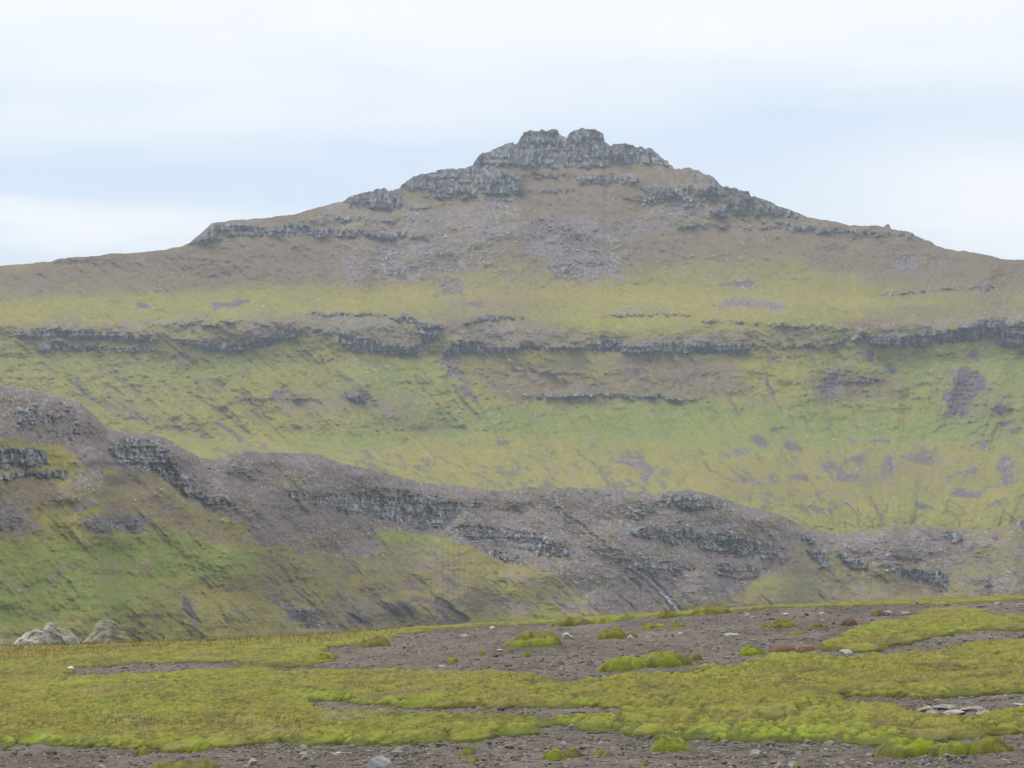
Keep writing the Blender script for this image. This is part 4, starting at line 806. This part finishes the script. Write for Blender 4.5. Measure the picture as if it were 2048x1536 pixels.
mound(1680,1715,1236,1252,'reddish brown heath tuft at the left tip of the upper right moss bed',0,.95,kind='heath',grp='heath tufts')
mound(1534,1590,1295,1304,'reddish brown heath patch behind the bright dome of moss',0,.9,kind='heath',grp='heath tufts')
mound(1585,1635,1296,1305,'darker heath patch right of the reddish brown one',0,.85,kind='heath',grp='heath tufts')

# ---- stones
M_STONE = cover_material('pale_stone', nscale=9, namp=.3, bump=.6, bscale=30, bdist=.02)
def stone(u0, u1, vt, vb, label, col=(.40, .385, .35), cat='stone', grp='stones lying on the fell', name='stone', yback=0., seed=None):
    uc = (u0 + u1) / 2; x, y = [float(q) for q in hit(uc, vb)]; y += yback; x = (uc - 1024) / F * y; W = (u1 - u0) * y / F / 2; H = (vb - vt) * y / F
    sd = seed or int(u0 * 3 + vb); V = rock_shape(I3V, sd, 1.0); V = V / np.abs(V).max(0)
    V = V * (1 + .09 * fbm(V[:, 0] * 2 + sd, V[:, 1] * 2 + V[:, 2] * 3, sd % 91, 4))[:, None]
    D = W * .8; V = V * np.array([W, D, H * .72]); zc_ = float(gz(np.array([x]), np.array([y + D * .5]))[0]) + H * .28
    n1 = fbm(V[:, 0] / (W * .4), V[:, 1] / (W * .4) + V[:, 2] / (W * .3), sd % 71, 3)
    C = np.array(col)[None] * (1 + .3 * n1)[:, None]
    return tag(mesh(name, V, I3F, M_STONE, attrs={'cover': np.clip(C, .03, .6)}, loc=(x, y + D * .5, zc_)), label, cat, grp)
GY = (.25, .25, .245); PL = (.34, .32, .285); PK = (.36, .30, .27)
for a in [
 (733,787,1512,1545,'grey rounded stone cut by the bottom edge, left of centre',GY),(1498,1522,1499,1515,'grey stone on the lower gravel under the right moss carpet',GY),
 (1571,1592,1523,1537,'greyish stone at the bottom edge beside a tiny green tuft',GY),(1122,1148,1265,1277,'flat pale stone behind the long moss cushion',PL),
 (1252,1270,1270,1279,'grey stone under the dull little moss cushion',GY),(978,992,1252,1259,'pale pink stone near the crest on the left gravel',PL),
 (920,938,1268,1275,'pinkish stone on the upper left gravel',PK),(1355,1366,1264,1272,'small white stone on the upper gravel centre',PL),
 (1488,1500,1224,1232,'pinkish stone beside the crest, right of the wide hummock',PK),(1820,1836,1200,1210,'dark grey stone in the moss of the right crest',(.16,.14,.13)),
 (1766,1784,1221,1231,'light grey stone right of the dark green cushion',GY),(1800,1818,1223,1230,'long grey stone on the upper right gravel',GY),
 (1674,1704,1299,1313,'big pale stone in the gravel strip below the upper right moss bed',PL),(1640,1650,1306,1311,'small pale stone left of the big pale stone',PL),
 (1715,1723,1315,1325,'upright white stone at the edge of the right moss carpet',PL),(135,151,1332,1341,'white stone at the left end of the left gravel strip',(.46,.46,.44)),
 (1120,1134,1483,1491,'pale flat stone on the gravel notch above the bottom cushions',GY),(1195,1206,1482,1488,'small pale stone in the lower gravel centre',PL),
 (1440,1480,1266,1272,'flat grey stone on the upper gravel right',GY),(1560,1580,1226,1230,'flat pale stone on the upper right gravel',PL),
 (1636,1650,1224,1230,'pale stone left of the dark green cushion on the upper right gravel',PK),(1095,1118,1325,1336,'low dark grey stone under a moss tuft in the gravel centre',(.15,.15,.15)),
 (875,890,1466,1473,'pale stone on the edge of the lower left carpet',PL),(660,690,1504,1508,'thin pale stone flat on the lower left gravel',PL),
 (1355,1376,1473,1480,'grey stone behind the pointed bright moss cushion',GY),(876,892,1330,1334,'white chip on the left part of the upper gravel',PL),
 (990,1010,1299,1302,'thin pale chip below the long moss cushion',PL),(1288,1303,1377,1384,'pinkish stone sunk in the right moss carpet',PK),
 (1636,1650,1357,1364,'small white stone sunk in the right moss carpet',PL),(1206,1214,1367,1372,'tiny white stone in the moss left of the pinkish one',PL),
 (2030,2048,1205,1212,'reddish stone at the right frame edge on the crest',PK),(1985,2000,1203,1209,'light grey stone under the right crest moss',GY),
 (2032,2050,1266,1276,'dark stone at the right edge below the upper right bed',(.14,.12,.11)),(1955,1975,1210,1216,'dark grey stone beside the tip of the upper right bed',(.15,.14,.14)),
 (1832,1868,1412,1424,'pale lichened rock, left one of the rocks in the right gravel',(.235,.222,.195)),(1862,1912,1409,1420,'largest pale rock of the rocks in the right gravel',(.235,.222,.195)),
 (1876,1930,1420,1431,'purplish low rock in front of the largest pale rock',PK),(1918,1968,1412,1422,'pale flat rock right of the largest one in the right gravel',(.235,.222,.195)),
 (1950,1985,1420,1430,'small pale rock at the right end of the rock group',(.235,.222,.195)),(1848,1876,1420,1430,'greenish grey rock under the left rock of the group',GY),
 (2020,2050,1406,1414,'grey stones edge in the gravel at the far right',GY),
 (1035,1050,1520,1528,'dark brown stone at the bottom, left of the bright green cushion',(.12,.10,.085)),(730,745,1506,1514,'dark brown stone on the lower left gravel',(.12,.10,.085)),
]: stone(a[0], a[1], a[2], a[3], a[4], a[5])

# ---- the big boulders on the left crest
M_BIG = cover_material('lichened_boulder', nscale=5, namp=.28, bump=.8, bscale=9, bdist=.06)
def big_boulder(outline, y, thick, label, col, sd, mossy=.3):
    """solid rock from a vertical profile: outline (u, v) of its top, sunk in the ground"""
    o_ = np.array(outline, float); u0, u1 = o_[0, 0], o_[-1, 0]; uc = (u0 + u1) / 2; xc = (uc - 1024) / F * y
    zb = (HOR - 1306) / F * y; n, m = 150, 90
    s = np.linspace(0, 1, n)[:, None]; t = np.linspace(-1, 1, m)[None, :]
    uu = u0 + (u1 - u0) * s; top = (HOR - np.interp(uu, o_[:, 0], o_[:, 1])) / F * y - zb
    env = np.sqrt(np.clip(1 - (2 * s - 1) ** 8, 0, 1)); X_ = (uu - uc) / F * y * np.ones_like(t); Yl = t * thick / 2 * (.55 + .45 * env)
    prof = (1 - np.abs(t) ** 3.2) ** .6
    Z_ = top * prof * (1 - .12 * (t > 0) * t)
    f1, f2, ci = worley(X_ / .33 + 1.2 * Z_, Yl / .35 + Z_ / .30, sd); big = fbm(X_ / .25 + Z_ * 2, Yl / .3 + Z_ * 2.5, sd + 1, 4); fine = fbm(X_ / .05, Z_ / .04 + Yl / .05, sd + 2, 3)
    dsp = (.05 * big + .055 * ci + .02 * sm(f2 - f1, 0, .1) - .05 * np.abs(fbm(X_ / .2 + 4, Yl / .3 + Z_ / .16, sd + 7, 3)) + .020 * fine) * np.minimum(prof * 3, 1)
    Yl = Yl - dsp * (1 - .6 * prof); Z_ = Z_ + dsp * .35 * np.minimum(top * 6, 1)
    V = np.stack([X_, Yl, Z_], -1); pale = sm(big + .4 * fine, -.5, .7)[..., None]
    C = np.array(col) * (.75 + .45 * pale); li = sm(fbm(X_ / .12 + 9, Yl / .12 + Z_ / .1, sd + 5, 3), .2, .8)[..., None] * mossy; C = C * (1 - li) + np.array([.15, .16, .07]) * li
    # close the underside
    Vf = V.reshape(-1, 3); Fq = grid_faces(n, m)
    return tag(mesh('boulder', Vf, Fq, M_BIG, attrs={'cover': C.reshape(-1, 3)}, loc=(xc, y, zb)), label, 'boulder', 'large boulders on the left crest')
big_boulder([(16,1300),(26,1290),(40,1278),(56,1266),(72,1258),(84,1257),(94,1260),(98,1246),(106,1243),(114,1247),(118,1254),(132,1259),(142,1266),(152,1272),(160,1290),(164,1302)], 40.5, 1.0, 'broad pale grey boulder with a knob, left one on the left crest', (.30,.28,.235), 301, .25)
big_boulder([(160,1302),(168,1290),(178,1276),(188,1268),(192,1254),(200,1243),(212,1238),(224,1240),(234,1247),(238,1256),(250,1262),(260,1273),(265,1282),(268,1302)], 41.2, .9, 'humped grey boulder with dark hollows, right one on the left crest', (.225,.21,.16), 311, .5)
big_boulder([(140,1302),(146,1276),(156,1272),(168,1274),(178,1282),(182,1302)], 42.2, .5, 'dark gap stone wedged between the two large left boulders', (.13,.125,.11), 321, .2)
stone(0,30,1288,1300,'low dark stone at the left edge beside the broad pale boulder',(.14,.13,.12),'stone','stones lying on the fell','stone',2.)
stone(415,435,1272,1281,'dark brown stone on the golden left crest',(.14,.10,.07))

# ================================================================== AIR
hz_ = bpy.data.materials.new('haze'); hz_.use_nodes = True; t = hz_.node_tree; t.nodes.clear()
ho = t.nodes.new('ShaderNodeOutputMaterial'); pv_ = t.nodes.new('ShaderNodeVolumePrincipled'); t.links.new(pv_.outputs[0], ho.inputs['Volume'])
pv_.inputs['Color'].default_value = (.78, .865, 1, 1); pv_.inputs['Density'].default_value = .000095; pv_.inputs['Anisotropy'].default_value = 0.1
x0, x1, y0, y1, z0, z1 = -3700, 3700, -800, 5300, -160, 330
Vb = np.array([(x, y, z) for z in (z0, z1) for y in (y0, y1) for x in (x0, x1)])
tag(mesh('haze', Vb, np.array([(0,2,3,1),(4,5,7,6),(0,1,5,4),(2,6,7,3),(0,4,6,2),(1,3,7,5)]), hz_, smooth=False), 'thin blue air over the valley', 'haze', kind='stuff')
